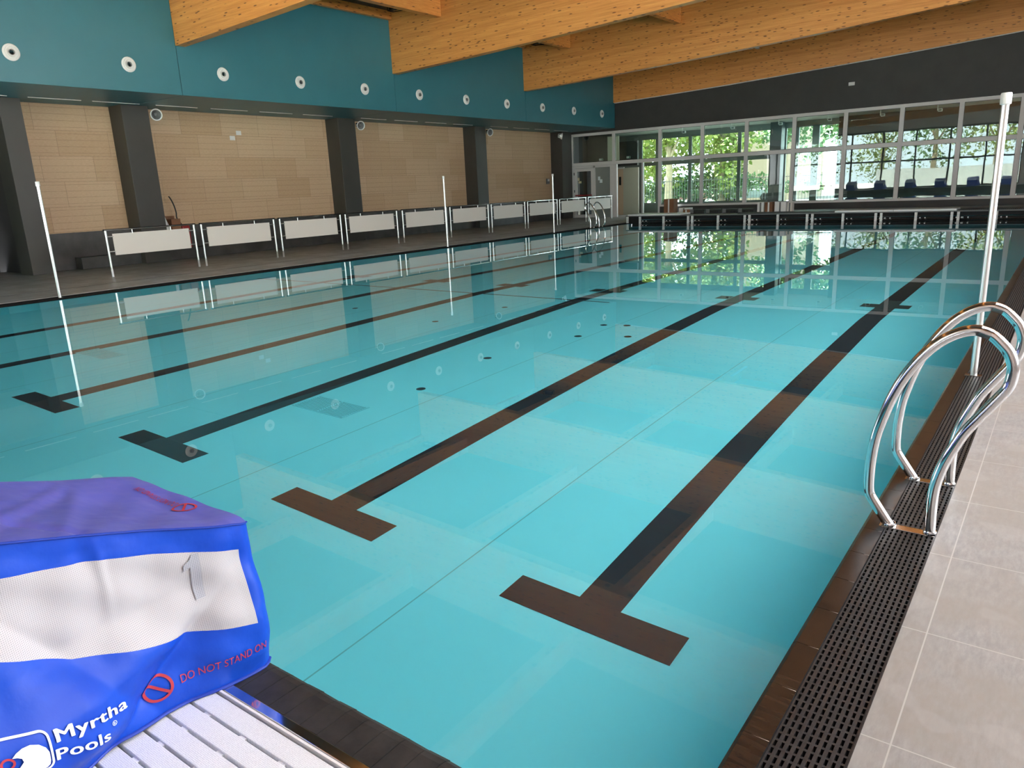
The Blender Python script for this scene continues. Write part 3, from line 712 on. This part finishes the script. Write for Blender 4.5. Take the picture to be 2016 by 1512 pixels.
for k, x in enumerate((-11.75, -11.1, -10.45, -9.83)):
    lb = f'dark slatted crate with grey end on the far platform, {ORD[k]} from the left'
    if cr_ is None:
        cr_ = thing('crate', lb, 'crate', (x, 28.3, .22), group='dark crates in a row on the far platform')
        mk('crate_body', lambda bm: [box(bm, -.26+.045*j, -.235+.045*j, -.2, .2, 0, .20) for j in range(12)] + [box(bm, -.27, .28, -.2, -.18, 0, .06), box(bm, -.27, .28, -.2, -.18, .14, .2), box(bm, -.27, .28, -.2, .2, 0, .02)], M['grate'], cr_)
        mk('end_piece', bx(-.30, -.16, -.215, -.201, .06, .21), M['grey'], cr_, bev=.004)
    else: dup(cr_, (x, 28.3, .22), lb)

# ------------------------------------------------------------------ near platform
npf = thing('starting_platform', 'raised near platform with white slats and black rubber edge', 'platform')
PZ = .3
mk('platform_body', bx(-14.0, -.45, -.62, .98, -.3, PZ-.045), M['black'], npf)
def slats(bm):
    y = .8265
    while y > -.6:
        box(bm, -13.9, -.5, y-.0515, y, PZ-.022, PZ); y -= .0592
    y = .8265
    x = -1.598 - .155*79
    while x < -.52:
        box(bm, x-.006, x+.018, -.6, .83, PZ-.022, PZ-.004); x += .1445
mk('slat_grating', slats, M['slat'], npf, bev=.002)
mk('slat_channel', bx(-13.9, -.5, -.6, .83, PZ-.045, PZ-.03), M['steel'], npf)
mk('white_strip', bx(-13.95, -.46, .833, .839, PZ-.03, PZ+.004), M['white'], npf)
mk('steel_strip', bx(-13.95, -.46, .843, .868, PZ-.04, PZ+.003), M['chrome'], npf, bev=.0015)
def rub(bm):
    x = -13.95
    while x < -.47:
        pts = [(.870, PZ-.04), (.870, PZ), (.96, PZ), (.978, PZ-.004), (.992, PZ-.014), (.996, PZ-.03), (.99, PZ-.30), (.87, PZ-.30)]
        b_ = bmesh.new(); b_.free()
        A = [bm.verts.new((x+.0012, yy, zz)) for yy, zz in pts]; B = [bm.verts.new((x+.0592, yy + .0015*math.sin(x*60), zz)) for yy, zz in pts]
        bm.faces.new(A[::-1]); bm.faces.new(B)
        for i in range(len(pts)): bm.faces.new((A[i], A[(i+1)%len(pts)], B[(i+1)%len(pts)], B[i]))
        x += .0604
mk('rubber_edge', rub, M['rubber'], npf)

# ------------------------------------------------------------------ covered starting block
X0, X1 = -1.589, -2.225
def lerp(pts, y):
    if y <= pts[0][0]: return pts[0][1] + (y-pts[0][0])*(pts[1][1]-pts[0][1])/(pts[1][0]-pts[0][0])
    for a, b in zip(pts, pts[1:]):
        if y <= b[0]: return a[1] + (y-a[0])*(b[1]-a[1])/(b[0]-a[0])
    return pts[-1][1]
TOP = [(.18,.90),(.25,.918),(.448,.872),(.61,.822),(.66,.806),(.80,.760),(.94,.722),(1.0,.700)]
WT = [(.18,.85),(.433,.797),(.603,.757),(.63,.750),(.75,.712),(.951,.644)]
WB = [(.18,.70),(.402,.641),(.535,.563),(.70,.510),(.80,.482),(.948,.447)]
BOT = [(.18,.301),(.526,.303),(.60,.312),(.75,.304),(.9,.300),(1.0,.300)]
def sd(p, a, b):   # signed distance to line a->b, positive on the right-hand side when looking from a to b
    dx, dy = b[0]-a[0], b[1]-a[1]; L = math.hypot(dx, dy)
    return ((p[0]-a[0])*dy - (p[1]-a[1])*dx)/L
def sst(t): t = max(0., min(1., t)); return t*t*(3-2*t)
def soft(d, w=.006): return .5*(d + math.sqrt(d*d+w*w))
def side_dx(y, z):
    p = (y, z); s = 0.
    bl = sd(p, (.572,.306), (.779,.474)) if z < .474 else sd(p, (.779,.474), (.941,.615))   # >0 right of fold B
    dr = soft(bl); dl = soft(-bl)
    s += .040*(1-math.exp(-dr/.06))*(.25+.75*sst((.62-z)/.14)) + .078*(1-math.exp(-dl/.06))*(.04+.96*sst((.60-z)/.13))
    da = sd(p, (.651,.387), (.415,.724))                                                     # >0 ... lower left of fold A
    da = -da
    s += 1.0*(.048*(1-math.exp(-soft(da)/.048)))
    # vertical crease in the mesh and pinch at the top
    s += .006*math.exp(-((y-.635)/.012)**2)*sst((z-.55)/.2) - .012*math.exp(-((y-.60)/.018)**2)*sst((z-.72)/.08)
    s += .004*math.sin(y*47+z*22)*math.sin(z*31-y*9)
    t = BOT_H = (z-.30)/.10
    s *= .45 + .55*sst(t)
    top = lerp(TOP, y); s *= sst((top-z)/.10)*.9+.1 if z > top-.10 else 1
    s -= .022*max(0., (y-.955)/.037)**2
    return s
def SX(y, z): return X0 + side_dx(y, z) - .052 + .036*sst((y-.74)/.18)
def crn(y): return .0
def top_z(x, y):
    u = (X0-x)/(X0-X1); z = lerp(TOP, y)
    z += -.020*math.sin(PI*min(1,max(0,u)))*sst((y-.2)/.3)*sst((1.0-y)/.1)
    d1 = abs((y-.30) - (u*.55)); d2 = abs((y-.63) + (u*.9-.15)*.5)
    e = sst(u/.12)*sst((1-u)/.3)
    z += e*(.009*math.exp(-(d1/.02)**2) - .016*math.exp(-((y-.66+u*.30)/.016)**2)*(1-u) + .006*math.exp(-((y-.55-u*.3)/.02)**2))
    z += .002*math.sin(x*30+y*40)*e
    return z
def ygrid():
    ys = [.18 + (.948-.18)*k/200 for k in range(201)] + [.954,.962,.970,.978,.986,.992]
    return ys
def block_cover(root):
    ys = ygrid(); NW = 200
    n1, n2, n3 = 24, 48, 46
    bmB = bmesh.new(); bmW = bmesh.new(); bmT = bmesh.new()
    def rows(y):
        t, a, b, c = lerp(TOP, y)-.004, lerp(WT, y), lerp(WB, y), lerp(BOT, y)
        r = [t+(a-t)*k/n1 for k in range(n1)] + [a+(b-a)*k/n2 for k in range(n2)] + [b+(c-b)*k/n3 for k in range(n3+1)]
        return r
    def P(y, z): return (SX(y, z), y, z)
    cB = {}; cW = {}
    G = [[P(y, z) for z in rows(y)] for y in ys]
    def vert(bm, c, i, j):
        if (i, j) not in c: c[(i, j)] = bm.verts.new(G[i][j])
        return c[(i, j)]
    for i in range(len(ys)-1):
        for j in range(n1+n2+n3):
            win = i < NW and n1 <= j < n1+n2
            bm, c = (bmW, cW) if win else (bmB, cB)
            bm.faces.new([vert(bm, c, i, j), vert(bm, c, i+1, j), vert(bm, c, i+1, j+1), vert(bm, c, i, j+1)])
    # front face towards the water, left side, rear
    NF = 16
    fz = rows(.992)
    F = [[bmB.verts.new((X0-.016-.022-(X0-X1-.06)*k/NF if k else G[-1][j][0], .992+.004*math.sin(PI*k/NF)+.003*math.sin(k*1.3+z*20)*(0<k<NF)*(j>2), z)) for j, z in enumerate(fz)] for k in range(NF+1)]
    for k in range(NF):
        for j in range(len(fz)-1): bmB.faces.new((F[k][j], F[k+1][j], F[k+1][j+1], F[k][j+1]))
    L = [[bmB.verts.new((X1-.01*math.sin(z*9+y*7)*(0 < q < 12), y, z)) for q in range(13) for z in [lerp(TOP, y)-.004 + (.302-lerp(TOP, y))*q/12]] for y in ys[:-1:8]+[.992]]
    for a, b in zip(L, L[1:]):
        for q in range(12): bmB.faces.new((a[q], b[q], b[q+1], a[q+1]))
    R = [bmB.verts.new(p) for p in ((G[0][0][0],.18,lerp(TOP,.18)-.004), (X1,.18,lerp(TOP,.18)-.004), (X1,.18,.302), (G[0][0][0],.18,.302))]
    bmB.faces.new(R)
    # top sheet
    NX = 26
    TT = []
    for y in ys:
        row = []
        for k in range(NX+1):
            u = k/NX; xe = SX(y, lerp(TOP, y)-.004); x = xe + (X1-xe)*u
            z = top_z(x, y) if 0 < k < NX else lerp(TOP, y)-.004
            if k == 0: x = xe + .0015
            row.append(bmT.verts.new((x, y, z + (.0035 if 0 < k < NX else .001))))
        TT.append(row)
    for a, b in zip(TT, TT[1:]):
        for k in range(NX): bmT.faces.new((a[k], b[k], b[k+1], a[k+1]))
    def fin(name, bm, mat, thick=0):
        bmesh.ops.recalc_face_normals(bm, faces=bm.faces)
        me = bpy.data.meshes.new(name); bm.to_mesh(me); bm.free(); me.materials.append(mat)
        for p in me.polygons: p.use_smooth = True
        o = bpy.data.objects.new(name, me); C.objects.link(o); o.parent = root
        return o
    bmesh.ops.remove_doubles(bmB, verts=bmB.verts, dist=.0006)
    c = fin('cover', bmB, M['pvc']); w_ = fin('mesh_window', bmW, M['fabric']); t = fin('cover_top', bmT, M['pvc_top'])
    mk('hem', lambda bm: tube(bm, [(SX(y, lerp(BOT, y))+.002, y, lerp(BOT, y)+.004) for y in ys[::2]], .0045, 8), M['hem'], root, True)
    mk('piping', lambda bm: tube(bm, [(SX(y, lerp(TOP, y)-.004)+.002, y, lerp(TOP, y)-.004) for y in ys[::2]], .0028, 6), M['hem'], root, True)
    mk('pedestal', bx(X1+.1, X0-.12, .3, .85, PZ, .60), M['white'], root)
    return c
cb_ = thing('starting_block', 'starting block under a blue cover with white mesh window, in the foreground', 'starting block', group='covered starting blocks on the near platform')
cov = block_cover(cb_)
def to_surface(name, bm, fmap, mat, parent, grid=.006, off=.0012):
    """cut a flat 2D shape finely and lay it on the cloth"""
    bm.normal_update(); bmesh.ops.triangulate(bm, faces=bm.faces[:])
    xs = [v.co.x for v in bm.verts]; ys = [v.co.y for v in bm.verts]
    for ax, lo, hi in ((0, min(xs), max(xs)), (1, min(ys), max(ys))):
        t = lo + grid
        while t < hi:
            co = (t, 0, 0) if ax == 0 else (0, t, 0); no = (1, 0, 0) if ax == 0 else (0, 1, 0)
            bmesh.ops.bisect_plane(bm, geom=bm.verts[:]+bm.edges[:]+bm.faces[:], plane_co=co, plane_no=no, dist=1e-6); t += grid
    for v in bm.verts: v.co = fmap(v.co.x, v.co.y)
    me = bpy.data.meshes.new(name); bm.to_mesh(me); bm.free(); me.materials.append(mat)
    for p in me.polygons: p.use_smooth = True
    o = bpy.data.objects.new(name, me); C.objects.link(o); o.parent = parent; return o
def text_bm(s, size, bold=0., sx=1.):
    cu = bpy.data.curves.new('t', 'FONT'); cu.body = s; cu.size = size; cu.resolution_u = 4; cu.space_character = 1 + bold*3
    o = bpy.data.objects.new('t', cu); C.objects.link(o)
    dg = bpy.context.evaluated_depsgraph_get(); dg.update()
    me = bpy.data.meshes.new_from_object(o.evaluated_get(dg)); bpy.data.objects.remove(o); bpy.data.curves.remove(cu)
    bm = bmesh.new()
    for k, (dx, dy) in enumerate(((0, 0), (bold, bold*.5), (2*bold, 0), (bold, -bold*.5)) if bold else ((0, 0),)):
        n0 = len(bm.verts); bm.from_mesh(me); bm.verts.ensure_lookup_table()
        for v in bm.verts[n0:]: v.co.x += dx; v.co.y += dy
    bpy.data.meshes.remove(me)
    for v in bm.verts: v.co.x *= sx; v.co.z = 0
    return bm
def side_map(y0, z0, ang, shear=0., off=.0035):
    c, s = math.cos(ang), math.sin(ang)
    def f(u, v):
        y = y0 + u*c + v*shear; z = z0 + u*s + v*math.cos(ang)
        return Vector((SX(y, z)+off, y, z))
    return f
def place_text(s, name, y0, z0, y1, z1, h, mat, bold=0., shear=0.):
    bm = text_bm(s, 1., bold)
    w_ = max(v.co.x for v in bm.verts) - min(v.co.x for v in bm.verts); m0 = min(v.co.x for v in bm.verts)
    L = math.hypot(y1-y0, z1-z0); hh = h/.70
    for v in bm.verts: v.co.x = (v.co.x-m0)*L/w_; v.co.y *= hh
    return to_surface(name, bm, side_map(y0, z0, math.atan2(z1-z0, y1-y0), shear), M[mat], cov, .005)
place_text('Myrtha', 'lettering', .444, .4655, .606, .420, .028, 'wprint', .026)
place_text('Pools', 'lettering', .438, .427, .551, .386, .028, 'wprint', .026)
place_text('DO NOT STAND ON', 'warning_lettering', .752, .372, .962, .368, .0215, 'red', .0)
def ring_bm(r0, r1, n=48, sx=1., sy=1.):
    bm = bmesh.new()
    A = [bm.verts.new((r0*math.cos(2*PI*k/n)*sx, r0*math.sin(2*PI*k/n)*sy, 0)) for k in range(n)]
    B = [bm.verts.new((r1*math.cos(2*PI*k/n)*sx, r1*math.sin(2*PI*k/n)*sy, 0)) for k in range(n)]
    for k in range(n): bm.faces.new((A[k], A[(k+1)%n], B[(k+1)%n], B[k]))
    return bm
def ban_bm(r):
    bm = ring_bm(r, r*.80)
    a = math.radians(-38); c, s = math.cos(a), math.sin(a); w_ = r*.10; L = r*.82
    bm.faces.new([bm.verts.new((x*c-y*s, x*s+y*c, 0)) for x, y in ((-L,-w_),(L,-w_),(L,w_),(-L,w_))])
    return bm
to_surface('warning_symbol', ban_bm(.034), side_map(.700, .384, -.02), M['red'], cov, .006)
rb = ring_bm(.0062, .0050, 20); to_surface('registered_mark', rb, side_map(.566, .414, -.3), M['wprint'], cov, .004)
place_text('R', 'registered_mark', .5635, .4112, .5690, .4095, .0065, 'wprint', .0)
# logo: rounded square outline with a wave
def rr(bm, w_, h, r, t, n=8):
    def pts(w2, h2, r2):
        o = []
        for cx, cy, a0 in ((w2-r2, h2-r2, 0), (-w2+r2, h2-r2, PI/2), (-w2+r2, -h2+r2, PI), (w2-r2, -h2+r2, 1.5*PI)):
            for k in range(n+1): o.append((cx+r2*math.cos(a0+k*PI/2/n), cy+r2*math.sin(a0+k*PI/2/n), 0))
        return o
    A = [bm.verts.new(p) for p in pts(w_, h, r)]; B = [bm.verts.new(p) for p in pts(w_-t, h-t, r-t)]; m = len(A)
    for k in range(m): bm.faces.new((A[k], A[(k+1)%m], B[(k+1)%m], B[k]))
bl_ = bmesh.new(); rr(bl_, .056, .045, .016, .0045)
LOGO = (.380, .474, -.27)
to_surface('logo_outline', bl_, side_map(*LOGO), M['wprint'], cov, .005)
bw = bmesh.new()
crest = [(-.050,-.039),(.040,-.039),(.047,-.034),(.049,-.024),(.049,-.004),(.044,.010),(.034,.020),(.020,.024),(.006,.021),(-.006,.014),(-.014,.006),(-.006,.005),(.001,.001),(.003,-.008),(-.004,-.018),(-.018,-.027),(-.035,-.032),(-.050,-.033)]
bw.faces.new([bw.verts.new((x, y, 0)) for x, y in crest]); to_surface('logo_wave', bw, side_map(*LOGO), M['wprint'], cov, .004)
bs_ = ring_bm(.013, .0085, 28)
to_surface('logo_swimmer', bs_, side_map(LOGO[0]-.022, LOGO[1]+.002, LOGO[2]), M['red'], cov, .005)
# numeral seen through the mesh
bn1 = bmesh.new()
bn1.faces.new([bn1.verts.new((x, y, 0)) for x, y in ((-.009,-.058),(.0135,-.058),(.0135,.060),(-.001,.060),(-.009,.046),(-.024,.038),(-.024,.022),(-.009,.028))])
w_obj = [o for o in cb_.children if o.name.startswith('mesh_window')][0]
mnum, nt_, p_ = newmat('numeral behind mesh')
sp_ = nd(nt_, 'ShaderNodeSeparateXYZ'); nt_.links.new(coords(nt_), sp_.inputs[0])
dd = mth(nt_, 'MULTIPLY', mth(nt_, 'LESS_THAN', mth(nt_, 'FRACT', mth(nt_, 'MULTIPLY', sp_.outputs[1], 250.)), .40), mth(nt_, 'LESS_THAN', mth(nt_, 'FRACT', mth(nt_, 'MULTIPLY', sp_.outputs[2], 250.)), .40))
nt_.links.new(mixc(nt_, dd, (.40, .41, .46), (.10, .11, .14)), p_.inputs['Base Color']); M['num'] = mnum
to_surface('numeral', bn1, side_map(.832, .620, -.03, off=.0034), M['num'], w_obj, .006)
# warning on the top, reading from the water side
def top_map(x0, y0):
    def f(u, v):
        x = x0 - u; y = y0 - v
        return Vector((x, y, top_z(x, y)+.0055))
    return f
ct = [o for o in cb_.children if o.name.startswith('cover_top')][0]
to_surface('warning_symbol', ban_bm(.032), top_map(-1.815, .935), M['red'], ct, .006)
bt = text_bm('DO NOT STAND ON', 1.)
w_ = max(v.co.x for v in bt.verts)
for v in bt.verts: v.co.x *= .21/w_; v.co.y *= .030
to_surface('warning_lettering', bt, top_map(-1.855, .945), M['red'], ct, .006)
for k in range(1, 7):
    dup(cb_, (-1.98*k, 0, 0), f'{ORD[k]} covered starting block from the right on the near platform')

# ------------------------------------------------------------------ rear and right walls (outside the frame, they light the hall)
mk('wall_rear', lambda bm: (box(bm, -22, 6., -3.85, -3.6, 4.6, 8.), box(bm, -3.4, 6., -3.85, -3.6, .25, 4.6), box(bm, -22, 6, -3.85, -3.6, -.3, .25), box(bm, -22, -19.5, -3.85, -3.6, .25, 4.6)), M['frame'], kind='structure')
k = 30; x = -19.5
while x < -3.5:
    window(k, x, x+2.3, .25, True, (2.3, 2.4), M['glass2'], 'frame_k', -3.8, -3.7, 4.6, .05); k += 1; x += 2.3
WRX = 5.2
RY0, RY1, RZ1 = 2.8, 17.3, 6.2
def wr(bm):
    box(bm, WRX, WRX+.3, -3.85, RY0, -.3, 9.); box(bm, WRX, WRX+.3, RY1, YW, -.3, 9.); box(bm, WRX, WRX+.3, RY0, RY1, RZ1, 9.); box(bm, WRX, WRX+.3, RY0, RY1, -.3, 1.)
mk('wall_right', wr, M['frame'], kind='structure')
y = RY0
while y < RY1-.5:
    wn = struct(f'window_{k}'); k += 1  # unseen side windows, added to bring more daylight into the hall
    mk('window_frame', lambda bm: (box(bm, WRX+.1, WRX+.2, y, y+.08, 1., RZ1), box(bm, WRX+.1, WRX+.2, y+.08, y+2.9, 1., 1.1), box(bm, WRX+.1, WRX+.2, y+.08, y+2.9, RZ1-.1, RZ1), box(bm, WRX+.1, WRX+.2, y+.08, y+2.9, 3.0, 3.1)), M['frame'], wn)
    y += 2.9

# ------------------------------------------------------------------ outdoors
mk('ground_forecourt', bx(-60, 60, YB+.31, 110, -.6, -.05), noisy('grey car park paving', (.10,.10,.095), (.14,.135,.13), 2, .9), kind='structure')
mk('ground', lambda bm: (box(bm, -60, 60, -70, -3.86, -.6, -.05), box(bm, WRX+.31, 60, -3.86, YB+.3, -.6, -.05)), M['asphalt'], kind='structure')
random.seed(5)
def crown_fn(n, rx, ry, rz_, s):
    def fn(bm):
        cl = [(random.gauss(0,.5)*rx, random.gauss(0,.45)*ry, random.gauss(0,.45)*rz_, random.uniform(.35,.6)) for _ in range(16)]
        for _ in range(n):
            cx, cy, cz, cr2 = random.choice(cl)
            d = Vector((random.gauss(0,1), random.gauss(0,1), random.gauss(0,1))).normalized()*random.uniform(.6,1)
            p = Vector((cx+d.x*rx*cr2, cy+d.y*ry*cr2, cz+d.z*rz_*cr2))
            a = Vector((random.gauss(0,1), random.gauss(0,1), random.gauss(0,1))).normalized(); b = a.orthogonal().normalized(); q = s*random.uniform(.6,1.3)
            bm.faces.new([bm.verts.new(p+v) for v in (a*q, b*q*.55, -a*q, -b*q*.55)])
    return fn
def tree(x, y, h, r, mat, label, n=2600, crown_low=.5):
    t = thing('tree', label, 'tree', (x, y, -.05), group='trees outside the glazing')
    cz = h*(1+crown_low)/2
    mk('crown', crown_fn(n, r, r, h*(1-crown_low)*.62, .17), M[mat], t, loc=(0,0,cz))
    def tr(bm):
        tube(bm, [(0,0,0),(.05,0,h*.3),(.0,.05,h*.6),(.05,0,h*.85)], [.26,.2,.14,.05], 10)
        tube(bm, [(.03,0,h*.4),(.5*r,.1,h*.7)], [.1,.04], 8); tube(bm, [(.0,0,h*.45),(-.45*r,.2,h*.75)], [.1,.04], 8)
    mk('trunk', tr, M['bark'], t, True)
    return t
for a in ((-23.2, 46, 7.5, 2.6, 'leaf_y', 'yellow green tree seen through the second upper window', 3200, .12), (-20.1, 43.5, 7., 2.0, 'leaf_y', 'leafy tree with pale trunk seen beside the cream partition'), (-18.3, 47.5, 7.5, 2.0, 'leaf_y', 'yellow green tree left of the peach house', 3200, .12),
          (-26.8, 50, 8., 3.2, 'leaf_y', 'bright tree behind the corridor window at the left'), (-14.9, 49, 8., 1.7, 'leaf_g', 'green tree in front of the peach building'),
          (-27.6, 70, 11., 5., 'leaf_y', 'broad tree far behind the peach building'), (-10.5, 46, 7.5, 2.2, 'leaf_g', 'green tree seen through the far glass door'), (-7.5, 52, 8., 3., 'leaf_g', 'dense green tree far right behind the glass door')):
    tree(*a)
for k_, x in enumerate((-26, -20.5, -15.5, -10.5, -6, -1.5, 3.5, 9)):
    tree(x, -15-(k_%3)*2, 8.5+(k_%2), 3.2, 'leaf_g' if k_%2 else 'leaf_y', f'{ORD[k_]} garden tree from the left behind the near end of the hall', 1500, .25)
for k_, y in enumerate((0, 8, 16)):
    tree(15+k_%2*2, y, 8.5, 3.2, 'leaf_g', f'{ORD[k_]} garden tree beside the right side windows', 1200, .25)
hd = mk('hedge', crown_fn(4500, 6.5, .6, .9, .13), M['leaf_g'], loc=(-19, 47.5, 1.0)); hd['kind'] = 'stuff'
bl = thing('apartment_house', 'peach rendered house seen through the central windows', 'house', (-19.0, 54, -.05))
mk('wall', bx(-1.2, 3.2, 0, 8, 0, 9), M['peach'], bl)
mk('roof', bx(-1.5, 3.5, -.3, 8.3, 9, 9.4), M['card'], bl)
for zz in (1.8, 4.6): mk('window', bx(1.75, 1.95, -.03, -.002, zz, zz+.9), M['blackm'], bl)
fe = thing('garden_fence', 'dark thin bar fence outside the corridor windows', 'fence', (0, 41.5, -.05))
mk('rail', lambda bm: [box(bm, -30, -8, -.02, .02, z, z+.035) for z in (.2, 1.55)], M['frame_k'], fe)
mk('bar', lambda bm: [box(bm, -30+.16*j, -29.982+.16*j, -.01, .01, 0, 1.7) for j in range(137)], M['frame_k'], fe)
def car(x, y, rz, mat, label):
    t = thing('car', label, 'car', (x, y, -.05), rz, 'cars parked outside')
    mk('body', lambda bm: prism(bm, [(-2.,.3),(2.,.3),(2.05,.7),(1.3,.85),(-1.7,.9),(-2.05,.7)], 1, -.8, .8), M[mat], t, bev=.05)
    mk('cabin', lambda bm: prism(bm, [(-1.5,.91),(1.0,.86),(.4,1.38),(-1.1,1.4)], 1, -.7, .7), M['grey'], t, bev=.04)
    for xx in (-1.25, 1.3): 
        for yy in (-.82, .62): mk('wheel', lambda bm: lathe(bm, [(0,0),(.31,0),(.31,.2),(0,.2)], 20, Matrix.Translation((xx, yy+.2, .31)) @ Matrix.Rotation(PI/2, 4, 'X')), M['blackm'], t, True)
car(-22.6, 51., .2, 'carred', 'red topped car parked beyond the fence')
car(-17.6, 50.5, .1, 'carblue', 'pale blue car parked beyond the fence')
mk('wall_garden', bx(-14, 3.5, -9.2, -9., -.05, 1.75), M['whitew'], kind='structure')

# ------------------------------------------------------------------ light
wd = bpy.data.worlds.new('World'); bpy.context.scene.world = wd; wd.use_nodes = True
bgn = wd.node_tree.nodes['Background']; bgn.inputs[0].default_value = (.91, .96, 1.05, 1); bgn.inputs[1].default_value = 1.25
sd_ = bpy.data.lights.new('sun', 'SUN'); sd_.energy = 12.; sd_.angle = .009; sd_.color = (1, .95, .87)
so_ = bpy.data.objects.new('sun', sd_); C.objects.link(so_)
az, el = math.radians(265), math.radians(57)       # sun stands to the left of the hall, above the roof
dirv = Vector((math.sin(az)*math.cos(el), math.cos(az)*math.cos(el), math.sin(el)))
so_.rotation_euler = dirv.to_track_quat('Z', 'Y').to_euler()
def portal(x, y, z, w_, h, rot):
    l = bpy.data.lights.new('window_portal', 'AREA'); l.shape = 'RECTANGLE'; l.size = w_; l.size_y = h; l.energy = 1
    l.cycles.is_portal = True
    o = bpy.data.objects.new('window_portal', l); C.objects.link(o); o.location = (x, y, z); o.rotation_euler = rot
portal(-11.45, -3.95, 2.4, 16.1, 4.4, (PI/2, 0, 0))            # faces +Y
portal(WRX+.4, 10.05, 3.6, 14.5, 5.2, (PI/2, 0, PI/2))
portal((SKX0+SKX1)/2, 6.3, 8.9, SKX1-SKX0, 8.2, (0, 0, 0))
portal(WL-1.95, -.6, 2.3, 5.7, 2.7, (PI/2, 0, -PI/2))
portal(-13.3, YB+.3, 2.1, 9.6, 3.4, (-PI/2, 0, 0))

# ------------------------------------------------------------------ camera
Rm = Matrix(((0.8050145333885166, 0.5916765371819558, -0.0432490044005484), (0.11697196202572299, -0.22977228808563333, -0.966189557138345), (-0.5816091136950329, 0.772737714604191, -0.2541795886674816)))
cd = bpy.data.cameras.new('camera'); co = bpy.data.objects.new('camera', cd); C.objects.link(co)
right, down, fwd = Vector(Rm[0]), Vector(Rm[1]), Vector(Rm[2])
mw = Matrix((( right.x, -down.x, -fwd.x, 0), (right.y, -down.y, -fwd.y, 0), (right.z, -down.z, -fwd.z, 1.5), (0, 0, 0, 1)))
co.matrix_world = mw
cd.sensor_width = 36.; cd.lens = 1459.14/2016*36; cd.clip_end = 300; cd.clip_start = .05
sc = bpy.context.scene; sc.camera = co
sc.view_settings.view_transform = 'Standard'; sc.view_settings.look = 'None'; sc.view_settings.gamma = 1; sc.view_settings.exposure = 3.1
sc.cycles.use_denoising = True; sc.cycles.max_bounces = 12; sc.cycles.diffuse_bounces = 5; sc.cycles.glossy_bounces = 6; sc.cycles.transmission_bounces = 8
sc.cycles.transparent_max_bounces = 16; sc.cycles.sample_clamp_indirect = 0.; sc.cycles.caustics_refractive = True; sc.cycles.caustics_reflective = True; sc.cycles.blur_glossy = .5
